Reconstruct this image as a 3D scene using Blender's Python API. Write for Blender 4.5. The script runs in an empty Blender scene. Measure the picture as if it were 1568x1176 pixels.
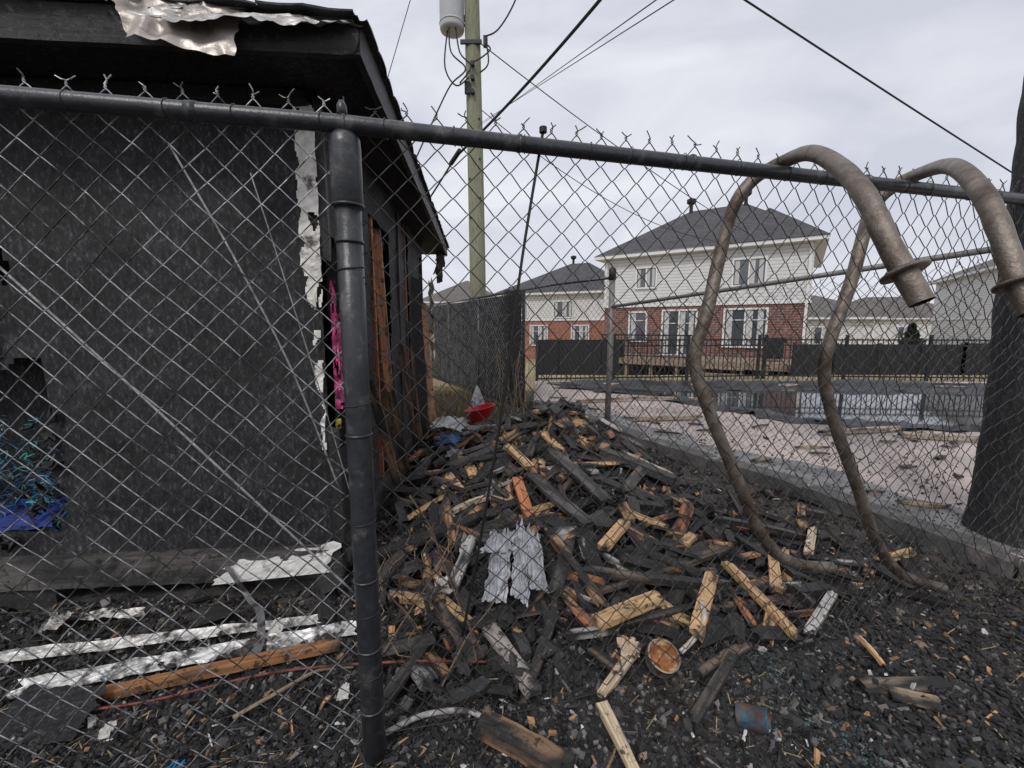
import bpy, bmesh, math, random
import numpy as np
from mathutils import Vector, Matrix, noise as mn
random.seed(7); rng=np.random.default_rng(11)
R=math.radians
scene=bpy.context.scene
scene.view_settings.view_transform='Standard'; scene.view_settings.look='None'; scene.view_settings.exposure=0

# ---------------------------------------------------------------- noise
def vn(x,y,seed=0):
    x=np.asarray(x,float); y=np.asarray(y,float)
    xi=np.floor(x); yi=np.floor(y); fx=x-xi; fy=y-yi
    fx=fx*fx*(3-2*fx); fy=fy*fy*(3-2*fy)
    def h(a,b):
        s=np.sin(a*127.1+b*311.7+seed*74.7)*43758.5453
        return (s-np.floor(s))*2-1
    return (h(xi,yi)*(1-fx)+h(xi+1,yi)*fx)*(1-fy)+(h(xi,yi+1)*(1-fx)+h(xi+1,yi+1)*fx)*fy
def fbm(x,y,seed=0,o=3):
    r=0;a=1
    for i in range(o):
        r=r+a*vn(x*2**i,y*2**i,seed+i*13); a*=.5
    return r
def sst(t):
    t=np.clip(t,0,1); return t*t*(3-2*t)
def edge_x(y):
    return np.interp(y,[1.0,2.05,3.08,4.46,5.2,6.8,9.2],[3.1,2.64,2.26,1.45,1.22,.35,.2])
def G(x,y):
    x=np.asarray(x,float); y=np.asarray(y,float)
    m=sst((edge_x(y)-x)/.45)
    near=m*sst((7-y)/1.5)
    z=(.30*np.exp(-((x-.42)/.62)**2-((y-4.05)/.85)**2)+.10*np.exp(-((x+.05)/1.0)**2-((y-3.0)/.9)**2)
       +.09*np.exp(-((x+.4)/.8)**2-((y-4.6)/.9)**2))*m
    z=z+near*(.028*fbm(x*2.6,y*2.6,3)+.013*fbm(x*13,y*13,5))
    z=z+.07*np.exp(-((edge_x(y)-x-.05)/.22)**2)*sst((edge_x(y)-x)/.1)*sst((5-y)/.5)
    z=z+sst((y-6)/2)*.01*fbm(x*.8,y*.8,9)
    z=z-.9*sst((y-11.6)/5)
    return z
def g(x,y): return float(G(x,y))

# ---------------------------------------------------------------- mesh builder
class MB:
    def __init__(s): s.v=[];s.f=[];s.m=[];s.c=[];s.l=[]
    def add(s,vs,fs,col=(.5,.5,.5),loc=None,mi=0):
        o=len(s.v); s.v+=[tuple(v) for v in vs]
        s.f+=[tuple(i+o for i in f) for f in fs]; s.m+=[mi]*len(fs)
        if len(col)==3 and not hasattr(col[0],'__len__'): s.c+=[tuple(col)]*len(vs)
        else: s.c+=[tuple(c) for c in col]
        s.l+=[tuple(v) for v in (loc if loc is not None else vs)]
    def build(s,name,mats,parent=None,smooth=False,loc=None,rot=None):
        me=bpy.data.meshes.new(name); me.from_pydata(s.v,[],s.f)
        if not isinstance(mats,(list,tuple)): mats=[mats]
        for m in mats: me.materials.append(m)
        me.polygons.foreach_set('material_index',s.m)
        ca=me.color_attributes.new('Col','FLOAT_COLOR','POINT')
        a=np.ones((len(s.v),4)); a[:,:3]=np.array(s.c); ca.data.foreach_set('color',a.ravel())
        la=me.attributes.new('loc','FLOAT_VECTOR','POINT'); la.data.foreach_set('vector',np.array(s.l,float).ravel())
        if smooth: me.polygons.foreach_set('use_smooth',[True]*len(s.f))
        me.update()
        o=bpy.data.objects.new(name,me); scene.collection.objects.link(o)
        if parent: o.parent=parent
        if loc: o.location=loc
        if rot: o.rotation_euler=rot
        return o
    def box(s,c,d,M=None,col=(.5,.5,.5),mi=0):
        vs=[]
        for z in(-.5,.5):
            for x,y in((-.5,-.5),(.5,-.5),(.5,.5),(-.5,.5)):
                p=Vector((x*d[0],y*d[1],z*d[2]))
                if M: p=M@p
                vs.append(p+Vector(c))
        s.add(vs,[(3,2,1,0),(4,5,6,7),(0,1,5,4),(1,2,6,5),(2,3,7,6),(3,0,4,7)],col,None,mi)
    def tube(s,pts,r,n=8,col=(.5,.5,.5),mi=0,cap=True):
        pts=[Vector(p) for p in pts]; K=len(pts)
        rs=r if hasattr(r,'__len__') else [r]*K
        t=(pts[1]-pts[0]).normalized(); up=Vector((0,0,1)) if abs(t.z)<.9 else Vector((1,0,0))
        u=t.cross(up).normalized(); vs=[];fs=[];ls=[];L=0
        for i in range(K):
            if i>0: L+=(pts[i]-pts[i-1]).length
            t2=((pts[min(i+1,K-1)]-pts[max(i-1,0)])).normalized()
            u=(u-t2*u.dot(t2)).normalized(); w=t2.cross(u)
            for k in range(n):
                a=2*math.pi*k/n; vs.append(pts[i]+(u*math.cos(a)+w*math.sin(a))*rs[i]); ls.append((L,math.cos(a)*rs[i],math.sin(a)*rs[i]))
        for i in range(K-1):
            for k in range(n):
                fs.append((i*n+k,i*n+(k+1)%n,(i+1)*n+(k+1)%n,(i+1)*n+k))
        if cap: fs.append(tuple(range(n))[::-1]); fs.append(tuple((K-1)*n+k for k in range(n)))
        s.add(vs,fs,col,ls,mi)
def smoothpath(P,n=8):
    P=[Vector(p) for p in P]; out=[]
    for i in range(len(P)-1):
        a=P[max(i-1,0)];b=P[i];c=P[i+1];d=P[min(i+2,len(P)-1)]
        for k in range(n):
            t=k/n
            out.append(.5*((2*b)+(c-a)*t+(2*a-5*b+4*c-d)*t*t+(3*b-a-3*c+d)*t**3))
    out.append(P[-1]); return out
CH=(.017,.016,.016)
def lerp(a,b,t): return tuple(a[i]*(1-t)+b[i]*t for i in range(3))
def plank(mb,p0,p1,w,th,col,char=.6,roll=0,seg=9,mi=0,jag=1.0):
    p0=Vector(p0);p1=Vector(p1);d=p1-p0;L=d.length;d.normalize()
    up=Vector((0,0,1)) if abs(d.z)<.95 else Vector((0,1,0))
    sd=d.cross(up).normalized(); nn=sd.cross(d)
    q=Matrix.Rotation(roll,3,d); sd=q@sd; nn=q@nn
    sx=random.uniform(0,100); vs=[];cs=[];ls=[];fs=[]
    cross=[(-1,-1),(-.3,-1),(.35,-1),(1,-1),(1,1),(.35,1),(-.3,1),(-1,1)]
    n=8
    bend=random.uniform(-.010,.010); tap=random.uniform(.6,1) if random.random()<.35 else 1
    endj=[[random.uniform(-.012,.045)*jag for _ in range(4)] for _ in range(2)]
    cm={-1:0,-.3:1,.35:2,1:3}
    chc=lerp(CH,(.050,.048,.047),random.random()**2)
    for i in range(seg+1):
        t=i/seg
        for k,(a,b) in enumerate(cross):
            e=0
            if i==0: e=endj[0][cm[a]]
            if i==seg: e=-endj[1][cm[a]]
            ww=w*.5*(1+.10*jag*mn.noise(Vector((sx+t*L*14,a,b*2))))*(1+(tap-1)*t)
            tk=th*.5*(1+.30*jag*mn.noise(Vector((sx+t*L*20,a*3,b))))
            if i in(0,seg) and jag>0: tk*=random.uniform(.6,1);ww*=random.uniform(.8,1)
            p=p0+d*(t*L+e)+sd*(a*ww)+nn*(b*tk+bend*math.sin(math.pi*t))
            vs.append(p); ls.append((sx+t*L,a*w*.5,b*th*.5))
            nz=mn.noise(Vector((sx*1.7+t*L*5,a*1.2,b*.8+sx)))*.9+.5
            endf=max(0,1-min(t,1-t)*L/.06)*.5
            f=min(1,max(0,(nz+endf-1+char)*4-.5 if char<1 else 1))
            cs.append(lerp(col,chc,f))
    for i in range(seg):
        for k in range(n): fs.append((i*n+k,i*n+(k+1)%n,(i+1)*n+(k+1)%n,(i+1)*n+k))
    fs.append(tuple(range(n))[::-1]); fs.append(tuple(seg*n+k for k in range(n)))
    mb.add(vs,fs,cs,ls,mi)
def sheet(mb,c00,c10,c11,c01,nu,nv,amp,sc,col,mi=0,seed=0,ragged=0,cvar=.3,hole=None,rib=None):
    c00,c10,c11,c01=[Vector(c) for c in(c00,c10,c11,c01)]
    nrm=(c10-c00).cross(c01-c00).normalized(); vs=[];fs=[];cs=[];ls=[]
    for j in range(nv+1):
        for i in range(nu+1):
            u=i/nu;v=j/nv; u0=u
            if ragged:
                v=v+(ragged*mn.noise(Vector((u*7+seed,3.3,seed)))*(v)); u=u+ragged*.6*mn.noise(Vector((v*9,seed,1.1)))
            p=(c00*(1-u)+c10*u)*(1-v)+(c01*(1-u)+c11*u)*v
            q=Vector((p.x*sc+seed,p.y*sc,p.z*sc)); a=mn.noise(q)
            a2=abs(mn.noise(q*2.3))*-.8+.2
            p=p+nrm*amp*(a+a2)
            if rib: p=p+nrm*rib(u0,v)
            vs.append(p); ls.append(p)
            k=1+cvar*mn.noise(q*3); cs.append((col[0]*k,col[1]*k,col[2]*k))
    for j in range(nv):
        for i in range(nu):
            if hole and hole(i/nu,j/nv): continue
            a=j*(nu+1)+i; fs.append((a,a+1,a+nu+2,a+nu+1))
    mb.add(vs,fs,cs,ls,mi)

def np_mesh(name,V,F,mat,col=None,loc=None,smooth=False,parent=None):
    me=bpy.data.meshes.new(name); n=F.shape[1]
    me.vertices.add(len(V)); me.vertices.foreach_set('co',V.astype(np.float32).ravel())
    me.loops.add(F.size); me.loops.foreach_set('vertex_index',F.astype(np.int32).ravel())
    me.polygons.add(len(F)); me.polygons.foreach_set('loop_start',np.arange(0,F.size,n,dtype=np.int32))
    me.polygons.foreach_set('loop_total',np.full(len(F),n,dtype=np.int32))
    me.polygons.foreach_set('use_smooth',np.full(len(F),smooth,dtype=bool))
    me.update(calc_edges=True); me.validate()
    if col is not None:
        ca=me.color_attributes.new('Col','FLOAT_COLOR','POINT'); a=np.ones((len(V),4)); a[:,:3]=col; ca.data.foreach_set('color',a.ravel())
    la=me.attributes.new('loc','FLOAT_VECTOR','POINT'); la.data.foreach_set('vector',(V if loc is None else loc).astype(np.float32).ravel())
    me.materials.append(mat)
    o=bpy.data.objects.new(name,me); scene.collection.objects.link(o)
    if parent:o.parent=parent
    return o
def rotmats(n,flat=None):
    if flat is None:
        q=rng.normal(size=(n,4)); q/=np.linalg.norm(q,axis=1)[:,None]
    else:
        yaw=rng.uniform(0,2*np.pi,n); q=np.zeros((n,4)); q[:,0]=np.cos(yaw/2); q[:,3]=np.sin(yaw/2)
        q[:,1]+=rng.normal(0,flat,n); q[:,2]+=rng.normal(0,flat,n); q/=np.linalg.norm(q,axis=1)[:,None]
    w,x,y,z=q.T
    return np.stack([np.stack([1-2*(y*y+z*z),2*(x*y-z*w),2*(x*z+y*w)],1),np.stack([2*(x*y+z*w),1-2*(x*x+z*z),2*(y*z-x*w)],1),np.stack([2*(x*z-y*w),2*(y*z+x*w),1-2*(x*x+y*y)],1)],1)
def scatter(name,bv,bf,pos,scl,M,col,mat):
    n=len(pos); bv=np.array(bv,float); bf=np.array(bf)
    V=bv[None]*scl[:,None,:]
    V=V*(1+rng.normal(0,.14,(n,len(bv),1)))
    V=np.einsum('nij,nkj->nki',M,V)+pos[:,None,:]
    F=bf[None]+(np.arange(n)*len(bv))[:,None,None]
    C=np.repeat(col,len(bv),axis=0)
    loc=(bv[None]*scl[:,None,:]+rng.uniform(0,50,(n,1,1))).reshape(-1,3)
    return np_mesh(name,V.reshape(-1,3),F.reshape(-1,bf.shape[1]),mat,C,loc)
bm=bmesh.new(); bmesh.ops.create_icosphere(bm,subdivisions=1,radius=1); bm.verts.ensure_lookup_table()
ICO=([tuple(v.co) for v in bm.verts],[[v.index for v in f.verts] for f in bm.faces]); bm.free()
BOX=([(x*.5,y*.5,z*.5) for z in(-1,1) for x,y in((-1,-1),(1,-1),(1,1),(-1,1))],[(3,2,1,0),(4,5,6,7),(0,1,5,4),(1,2,6,5),(2,3,7,6),(3,0,4,7)])

# ---------------------------------------------------------------- materials
def nt(name):
    m=bpy.data.materials.new(name); m.use_nodes=True; t=m.node_tree; b=t.nodes['Principled BSDF']; return m,t,b
def N(t,typ,**k):
    n=t.nodes.new(typ)
    for a,v in k.items():
        if a in n.inputs: n.inputs[a].default_value=v
        else: setattr(n,a,v)
    return n
def mk(name,col=None,rough=.8,metal=0,ns=8,na=.5,bump=.3,bs=60,attr=None,col2=None,vec='obj',stretch=(1,1,1),spec=.4,c2s=3,c2lo=.5,c2hi=.6,bd=.01):
    m,t,b=nt(name); L=t.links
    if vec=='loc':
        src=N(t,'ShaderNodeAttribute',attribute_name='loc').outputs['Vector']
    else: src=N(t,'ShaderNodeTexCoord').outputs['Object']
    mp=N(t,'ShaderNodeMapping'); mp.inputs['Scale'].default_value=stretch; L.new(src,mp.inputs[0]); V=mp.outputs[0]
    if attr: base=N(t,'ShaderNodeAttribute',attribute_name='Col').outputs['Color']
    else:
        rgb=N(t,'ShaderNodeRGB'); rgb.outputs[0].default_value=(*col,1); base=rgb.outputs[0]
    if col2:
        n2=N(t,'ShaderNodeTexNoise',Scale=c2s,Detail=6,Roughness=.65); L.new(src,n2.inputs['Vector'])
        r2=N(t,'ShaderNodeValToRGB'); r2.color_ramp.elements[0].position=c2lo; r2.color_ramp.elements[1].position=c2hi
        L.new(n2.outputs[0],r2.inputs[0])
        mx=N(t,'ShaderNodeMix',data_type='RGBA'); L.new(r2.outputs[0],mx.inputs[0]); L.new(base,mx.inputs[6]); mx.inputs[7].default_value=(*col2,1); base=mx.outputs[2]
    n=N(t,'ShaderNodeTexNoise',Scale=ns,Detail=5,Roughness=.7); L.new(V,n.inputs['Vector'])
    mr=N(t,'ShaderNodeMapRange'); mr.inputs[1].default_value=.25; mr.inputs[2].default_value=.75; mr.inputs[3].default_value=1-na; mr.inputs[4].default_value=1+na; L.new(n.outputs[0],mr.inputs[0])
    vm=N(t,'ShaderNodeVectorMath',operation='SCALE'); L.new(base,vm.inputs[0]); L.new(mr.outputs[0],vm.inputs['Scale'])
    L.new(vm.outputs[0],b.inputs['Base Color'])
    b.inputs['Roughness'].default_value=rough; b.inputs['Metallic'].default_value=metal; b.inputs['Specular IOR Level'].default_value=spec
    if bump:
        nb=N(t,'ShaderNodeTexNoise',Scale=bs,Detail=4,Roughness=.7); L.new(V,nb.inputs['Vector'])
        bp=N(t,'ShaderNodeBump',Strength=bump,Distance=bd); L.new(nb.outputs[0],bp.inputs['Height']); L.new(bp.outputs[0],b.inputs['Normal'])
    return m
def woodmat():
    m,t,b=nt('burnt_wood'); L=t.links
    a=N(t,'ShaderNodeAttribute',attribute_name='loc'); c=N(t,'ShaderNodeAttribute',attribute_name='Col')
    mp=N(t,'ShaderNodeMapping'); mp.inputs['Scale'].default_value=(4,90,90); L.new(a.outputs['Vector'],mp.inputs[0])
    n=N(t,'ShaderNodeTexNoise',Scale=1.0,Detail=5,Roughness=.6); L.new(mp.outputs[0],n.inputs['Vector'])
    mr=N(t,'ShaderNodeMapRange'); mr.inputs[1].default_value=.3; mr.inputs[2].default_value=.7; mr.inputs[3].default_value=.5; mr.inputs[4].default_value=1.45; L.new(n.outputs[0],mr.inputs[0])
    n2=N(t,'ShaderNodeTexNoise',Scale=24,Detail=5,Roughness=.7); L.new(a.outputs['Vector'],n2.inputs['Vector'])
    r2=N(t,'ShaderNodeMapRange'); r2.inputs[1].default_value=.55; r2.inputs[2].default_value=.62; r2.inputs[3].default_value=0;r2.inputs[4].default_value=.88; L.new(n2.outputs[0],r2.inputs[0])
    vm=N(t,'ShaderNodeVectorMath',operation='SCALE'); L.new(c.outputs['Color'],vm.inputs[0]); L.new(mr.outputs[0],vm.inputs['Scale'])
    mx=N(t,'ShaderNodeMix',data_type='RGBA'); L.new(r2.outputs[0],mx.inputs[0]); L.new(vm.outputs[0],mx.inputs[6]); mx.inputs[7].default_value=(.015,.014,.014,1)
    n3=N(t,'ShaderNodeTexNoise',Scale=45,Detail=4,Roughness=.7); L.new(a.outputs['Vector'],n3.inputs['Vector'])
    r3=N(t,'ShaderNodeMapRange'); r3.inputs[1].default_value=.57; r3.inputs[2].default_value=.76; r3.inputs[4].default_value=.5; L.new(n3.outputs[0],r3.inputs[0])
    m2=N(t,'ShaderNodeMix',data_type='RGBA'); L.new(r3.outputs[0],m2.inputs[0]); L.new(mx.outputs[2],m2.inputs[6]); m2.inputs[7].default_value=(.26,.255,.25,1)
    L.new(m2.outputs[2],b.inputs['Base Color'])
    mp2=N(t,'ShaderNodeMapping'); mp2.inputs['Scale'].default_value=(45,80,80); L.new(a.outputs['Vector'],mp2.inputs[0])
    vo=N(t,'ShaderNodeTexVoronoi',feature='DISTANCE_TO_EDGE'); L.new(mp2.outputs[0],vo.inputs['Vector'])
    r4=N(t,'ShaderNodeMapRange'); r4.inputs[2].default_value=.18; L.new(vo.outputs[0],r4.inputs[0])
    bp=N(t,'ShaderNodeBump',Strength=.55,Distance=.004); L.new(r4.outputs[0],bp.inputs['Height'])
    bp2=N(t,'ShaderNodeBump',Strength=.5,Distance=.004); L.new(n.outputs[0],bp2.inputs['Height']); L.new(bp.outputs[0],bp2.inputs['Normal'])
    L.new(bp2.outputs[0],b.inputs['Normal']); b.inputs['Roughness'].default_value=.46; b.inputs['Specular IOR Level'].default_value=.5
    return m
M_wood=woodmat()
M_attr=mk('ash_chips',attr=1,rough=.7,ns=40,na=.5,bump=.4,bs=120,vec='loc')
M_ground=mk('ash_ground',attr=1,rough=.9,ns=22,na=.75,bump=.9,bs=55,bd=.02,spec=.3)
M_grass=mk('grass_blades',attr=1,rough=.9,ns=40,na=.2,bump=0,vec='loc',spec=.1)
M_black=mk('black_vinyl_pipe',(.028,.030,.034),rough=.34,ns=30,na=.5,bump=.15,bs=90,spec=.55,col2=(.085,.083,.083),c2s=14,c2lo=.54,c2hi=.66)
M_wireB=mk('sooty_wire',(.045,.043,.043),rough=.45,metal=.3,ns=60,na=.6,bump=0)
M_wireS=mk('scorched_silver_wire',(.36,.36,.37),rough=.36,metal=.65,ns=40,na=.8,bump=0,col2=(.05,.05,.05),c2s=7,c2lo=.48,c2hi=.58)
M_steel=mk('scorched_steel',(.200,.172,.145),rough=.48,metal=.6,ns=18,na=.45,bump=.35,bs=90,col2=(.075,.048,.034),c2s=8,c2lo=.48,c2hi=.68)
M_galv=mk('galvanised_post',(.20,.19,.185),rough=.6,metal=.4,ns=25,na=.5,bump=.2)
M_alu=mk('crumpled_aluminium',attr=1,rough=.45,metal=.45,ns=12,na=.45,bump=.35,bs=40,col2=(.05,.043,.038),c2s=9,c2lo=.50,c2hi=.60)
M_vinyl=mk('melted_white_trim',attr=1,rough=.6,ns=20,na=.25,bump=.35,bs=30,col2=(.08,.07,.06),c2s=9,c2lo=.55,c2hi=.66)
M_conc=mk('pool_deck_concrete',(.47,.395,.36),rough=.7,ns=30,na=.28,bump=.35,bs=120,col2=(.25,.225,.21),c2s=.9,c2lo=.40,c2hi=.66,bd=.004)
M_curb=mk('sooty_curb',(.085,.082,.08),rough=.85,ns=12,na=.6,bump=.5,col2=(.2,.18,.165),c2s=5,c2lo=.55,c2hi=.7)
M_wet=mk('wet_stained_concrete',(.17,.165,.165),rough=.45,ns=10,na=.4,bump=.2,col2=(.08,.078,.076),c2s=4)
M_liner_shade=mk('burnt_liner_and_deck_shade',(.024,.024,.027),rough=.42,ns=5,na=.6,bump=.7,bs=12,bd=.03)  # black of the burnt liner, also used for the painted under-deck shade
M_screen=mk('black_privacy_screen',(.020,.021,.024),rough=.75,ns=15,na=.4,bump=.3)
M_iron=mk('black_iron',(.014,.014,.015),rough=.5,ns=10,na=.2,bump=0)
M_pole=mk('weathered_utility_pole',(.24,.245,.165),rough=.9,ns=6,na=.6,bump=.6,bs=12,stretch=(12,12,.6),bd=.02)
M_trans=mk('transformer_grey',(.46,.47,.48),rough=.5,ns=3,na=.08,bump=0)
M_cable=mk('cable_black',(.02,.02,.02),rough=.6,bump=0,na=.1)
M_rope=mk('sooty_rod',(.012,.012,.012),rough=.5,bump=0)

def wallmat():
    m,t,b=nt('charred_felt_wall'); L=t.links
    tc=N(t,'ShaderNodeTexCoord'); mp=N(t,'ShaderNodeMapping'); mp.inputs['Scale'].default_value=(55,55,26); L.new(tc.outputs['Object'],mp.inputs[0])
    n=N(t,'ShaderNodeTexNoise',Scale=1,Detail=6,Roughness=.82); L.new(mp.outputs[0],n.inputs['Vector'])
    n2=N(t,'ShaderNodeTexNoise',Scale=2.2,Detail=4,Roughness=.65); L.new(tc.outputs['Object'],n2.inputs['Vector'])
    r=N(t,'ShaderNodeValToRGB'); e=r.color_ramp.elements; e[0].position=.36;e[0].color=(.009,.009,.010,1);e[1].position=.74;e[1].color=(.19,.19,.195,1)
    k=e.new(.55);k.color=(.033,.033,.035,1); L.new(n.outputs[0],r.inputs[0])
    mr=N(t,'ShaderNodeMapRange'); mr.inputs[1].default_value=.3;mr.inputs[2].default_value=.7;mr.inputs[3].default_value=.5;mr.inputs[4].default_value=1.4; L.new(n2.outputs[0],mr.inputs[0])
    vm=N(t,'ShaderNodeVectorMath',operation='SCALE'); L.new(r.outputs[0],vm.inputs[0]); L.new(mr.outputs[0],vm.inputs['Scale'])
    L.new(vm.outputs[0],b.inputs['Base Color']); b.inputs['Roughness'].default_value=.7;b.inputs['Specular IOR Level'].default_value=.35
    bp=N(t,'ShaderNodeBump',Strength=.8,Distance=.008); L.new(n.outputs[0],bp.inputs['Height']); L.new(bp.outputs[0],b.inputs['Normal'])
    return m
M_wall=wallmat()

# ---------------------------------------------------------------- world
w=bpy.data.worlds.new("World"); scene.world=w; w.use_nodes=True; t=w.node_tree; L=t.links
bg=t.nodes['Background']
sky=N(t,'ShaderNodeTexSky'); sky.sky_type='NISHITA'; sky.sun_disc=False; sky.sun_elevation=R(48); sky.sun_rotation=R(200); sky.dust_density=4; sky.air_density=1.2
tc=N(t,'ShaderNodeTexCoord'); mp=N(t,'ShaderNodeMapping'); mp.inputs['Scale'].default_value=(1.2,1.2,3.2); L.new(tc.outputs['Generated'],mp.inputs[0])
n=N(t,'ShaderNodeTexNoise',Scale=1.9,Detail=6,Roughness=.52,Distortion=.6); L.new(mp.outputs[0],n.inputs['Vector'])
r=N(t,'ShaderNodeValToRGB'); e=r.color_ramp.elements; e[0].position=.36; e[0].color=(6.7,6.85,7.8,1); e[1].position=.62; e[1].color=(9.0,9.1,9.7,1); L.new(n.outputs[0],r.inputs[0])
mx=N(t,'ShaderNodeMix',data_type='RGBA'); mx.inputs[0].default_value=.9; L.new(sky.outputs[0],mx.inputs[6]); L.new(r.outputs[0],mx.inputs[7])
L.new(mx.outputs[2],bg.inputs[0]); bg.inputs[1].default_value=.1
sl=bpy.data.lights.new('sun','SUN'); sl.energy=1.5; sl.angle=R(12); sl.color=(1,.97,.93)
so=bpy.data.objects.new('sun',sl); scene.collection.objects.link(so); so.rotation_euler=(R(42),0,R(-20))

# ---------------------------------------------------------------- ground
def axis(parts):
    out=[]
    for a,b,s in parts: out.append(np.arange(a,b,s))
    return np.concatenate(out+[[parts[-1][1]]])
xs=axis([(-400,-60,40),(-60,-10,4),(-10,-3.2,.4),(-3.2,3.4,.025),(3.4,12,.3),(12,60,4),(60,400,40)])
ys=axis([(-60,-4,8),(-4,.3,.3),(.3,4.6,.025),(4.6,8,.1),(8,24,.4),(24,60,4),(60,600,40)])
X,Y=np.meshgrid(xs,ys); Z=G(X,Y)
V=np.stack([X.ravel(),Y.ravel(),Z.ravel()],1); nx=len(xs); ny=len(ys)
i,j=np.meshgrid(np.arange(nx-1),np.arange(ny-1)); a=(j*nx+i).ravel(); F=np.stack([a,a+1,a+nx+1,a+nx],1)
ash=np.array([.042,.041,.042]); grass=np.array([.30,.25,.145]); dirt=np.array([.080,.068,.058])
f=sst((V[:,1]-6.6+.5*fbm(V[:,0],V[:,1],2))/1.0); f=np.maximum(f,sst((-V[:,0]-3.5)/1)*.7)
f=f*np.where(V[:,1]<9,.38,1)
d=np.clip(.3+.6*fbm(V[:,0]*1.4,V[:,1]*1.4,31),0,1)*.8
col=ash*(1-d[:,None])+dirt*d[:,None]; gv=1+.3*fbm(V[:,0]*.7,V[:,1]*.7,8)
col=col*(1+.4*fbm(V[:,0]*9,V[:,1]*9,77))[:,None]
col=col*(1-f[:,None])+(grass*gv[:,None])*f[:,None]
np_mesh('ground',V,F,M_ground,col,smooth=True)

FL=[(-2.6,.758),(-.425,1.15),(2.5,1.905)]
def fy(x):
    return np.interp(x,[p[0] for p in FL],[p[1] for p in FL])
def shed_side_x(y): return -.732-.08*y
def valid(x,y):
    ok=(x<edge_x(y)-.05)
    inshed=(y>2.02+.08*(x+.9))&(x<shed_side_x(y)+.03)&(y<5.9)
    return ok&~inshed
def sample(n,ymin=.45,ymax=5.5,x0=-2.6,x1=3.0,p=1.6):
    u=rng.uniform(0,1,n); a=1-p
    y=(ymin**a+u*(ymax**a-ymin**a))**(1/a)
    x=rng.uniform(-1.35,1.35,n)*(y+.25)
    k=(x>x0)&(x<x1)&valid(x,y); return x[k],y[k]
x,y=sample(105000); n=len(x); s=rng.lognormal(math.log(.0050),.5,n)
s=np.clip(s,.0022,.024)
tone=rng.uniform(0,1,n); c=np.where(tone[:,None]<.72,np.array([[.032,.031,.032]]),np.where(tone[:,None]<.94,np.array([[.115,.11,.105]]),np.where(tone[:,None]<.985,np.array([[.17,.13,.10]]),np.array([[.42,.41,.39]]))))*rng.uniform(.5,1.5,(n,1))
scatter('gravel',ICO[0],ICO[1],np.stack([x,y,G(x,y)+s*.25],1),s[:,None]*rng.uniform(.5,1.4,(n,3)),rotmats(n),c,M_attr)
x,y=sample(26000,p=1.3); n=len(x)
sc=np.stack([rng.lognormal(math.log(.022),.6,n),rng.lognormal(math.log(.009),.5,n),rng.uniform(.002,.010,n)],1)
tone=rng.uniform(0,1,n)[:,None]; c=np.where(tone<.86,np.array([[.022,.021,.022]]),np.where(tone<.90,np.array([[.34,.20,.10]]),np.where(tone<.985,np.array([[.14,.13,.125]]),np.array([[.5,.5,.49]]))))*rng.uniform(.5,1.5,(n,1))
scatter('charcoal_chips',BOX[0],BOX[1],np.stack([x,y,G(x,y)+.008],1),sc,rotmats(n,.3),c,M_attr)
x,y=sample(8000,ymax=2.2,p=1.9); pr=np.where(x<.1,np.where(y<1.35,.8,.25),.22)*np.clip(.55+.9*fbm(x*3,y*3,44),0,1); k=(rng.uniform(0,1,len(x))<pr); x=x[k];y=y[k]; n=len(x)
sc=np.stack([rng.uniform(.02,.08,n),rng.uniform(.0012,.0035,n),rng.uniform(.001,.003,n)],1)
c=np.array([[.40,.31,.18]])*rng.uniform(.25,1.2,(n,1))
scatter('straw',BOX[0],BOX[1],np.stack([x,y,G(x,y)+.011],1),sc,rotmats(n,.15),c,M_attr)

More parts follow.
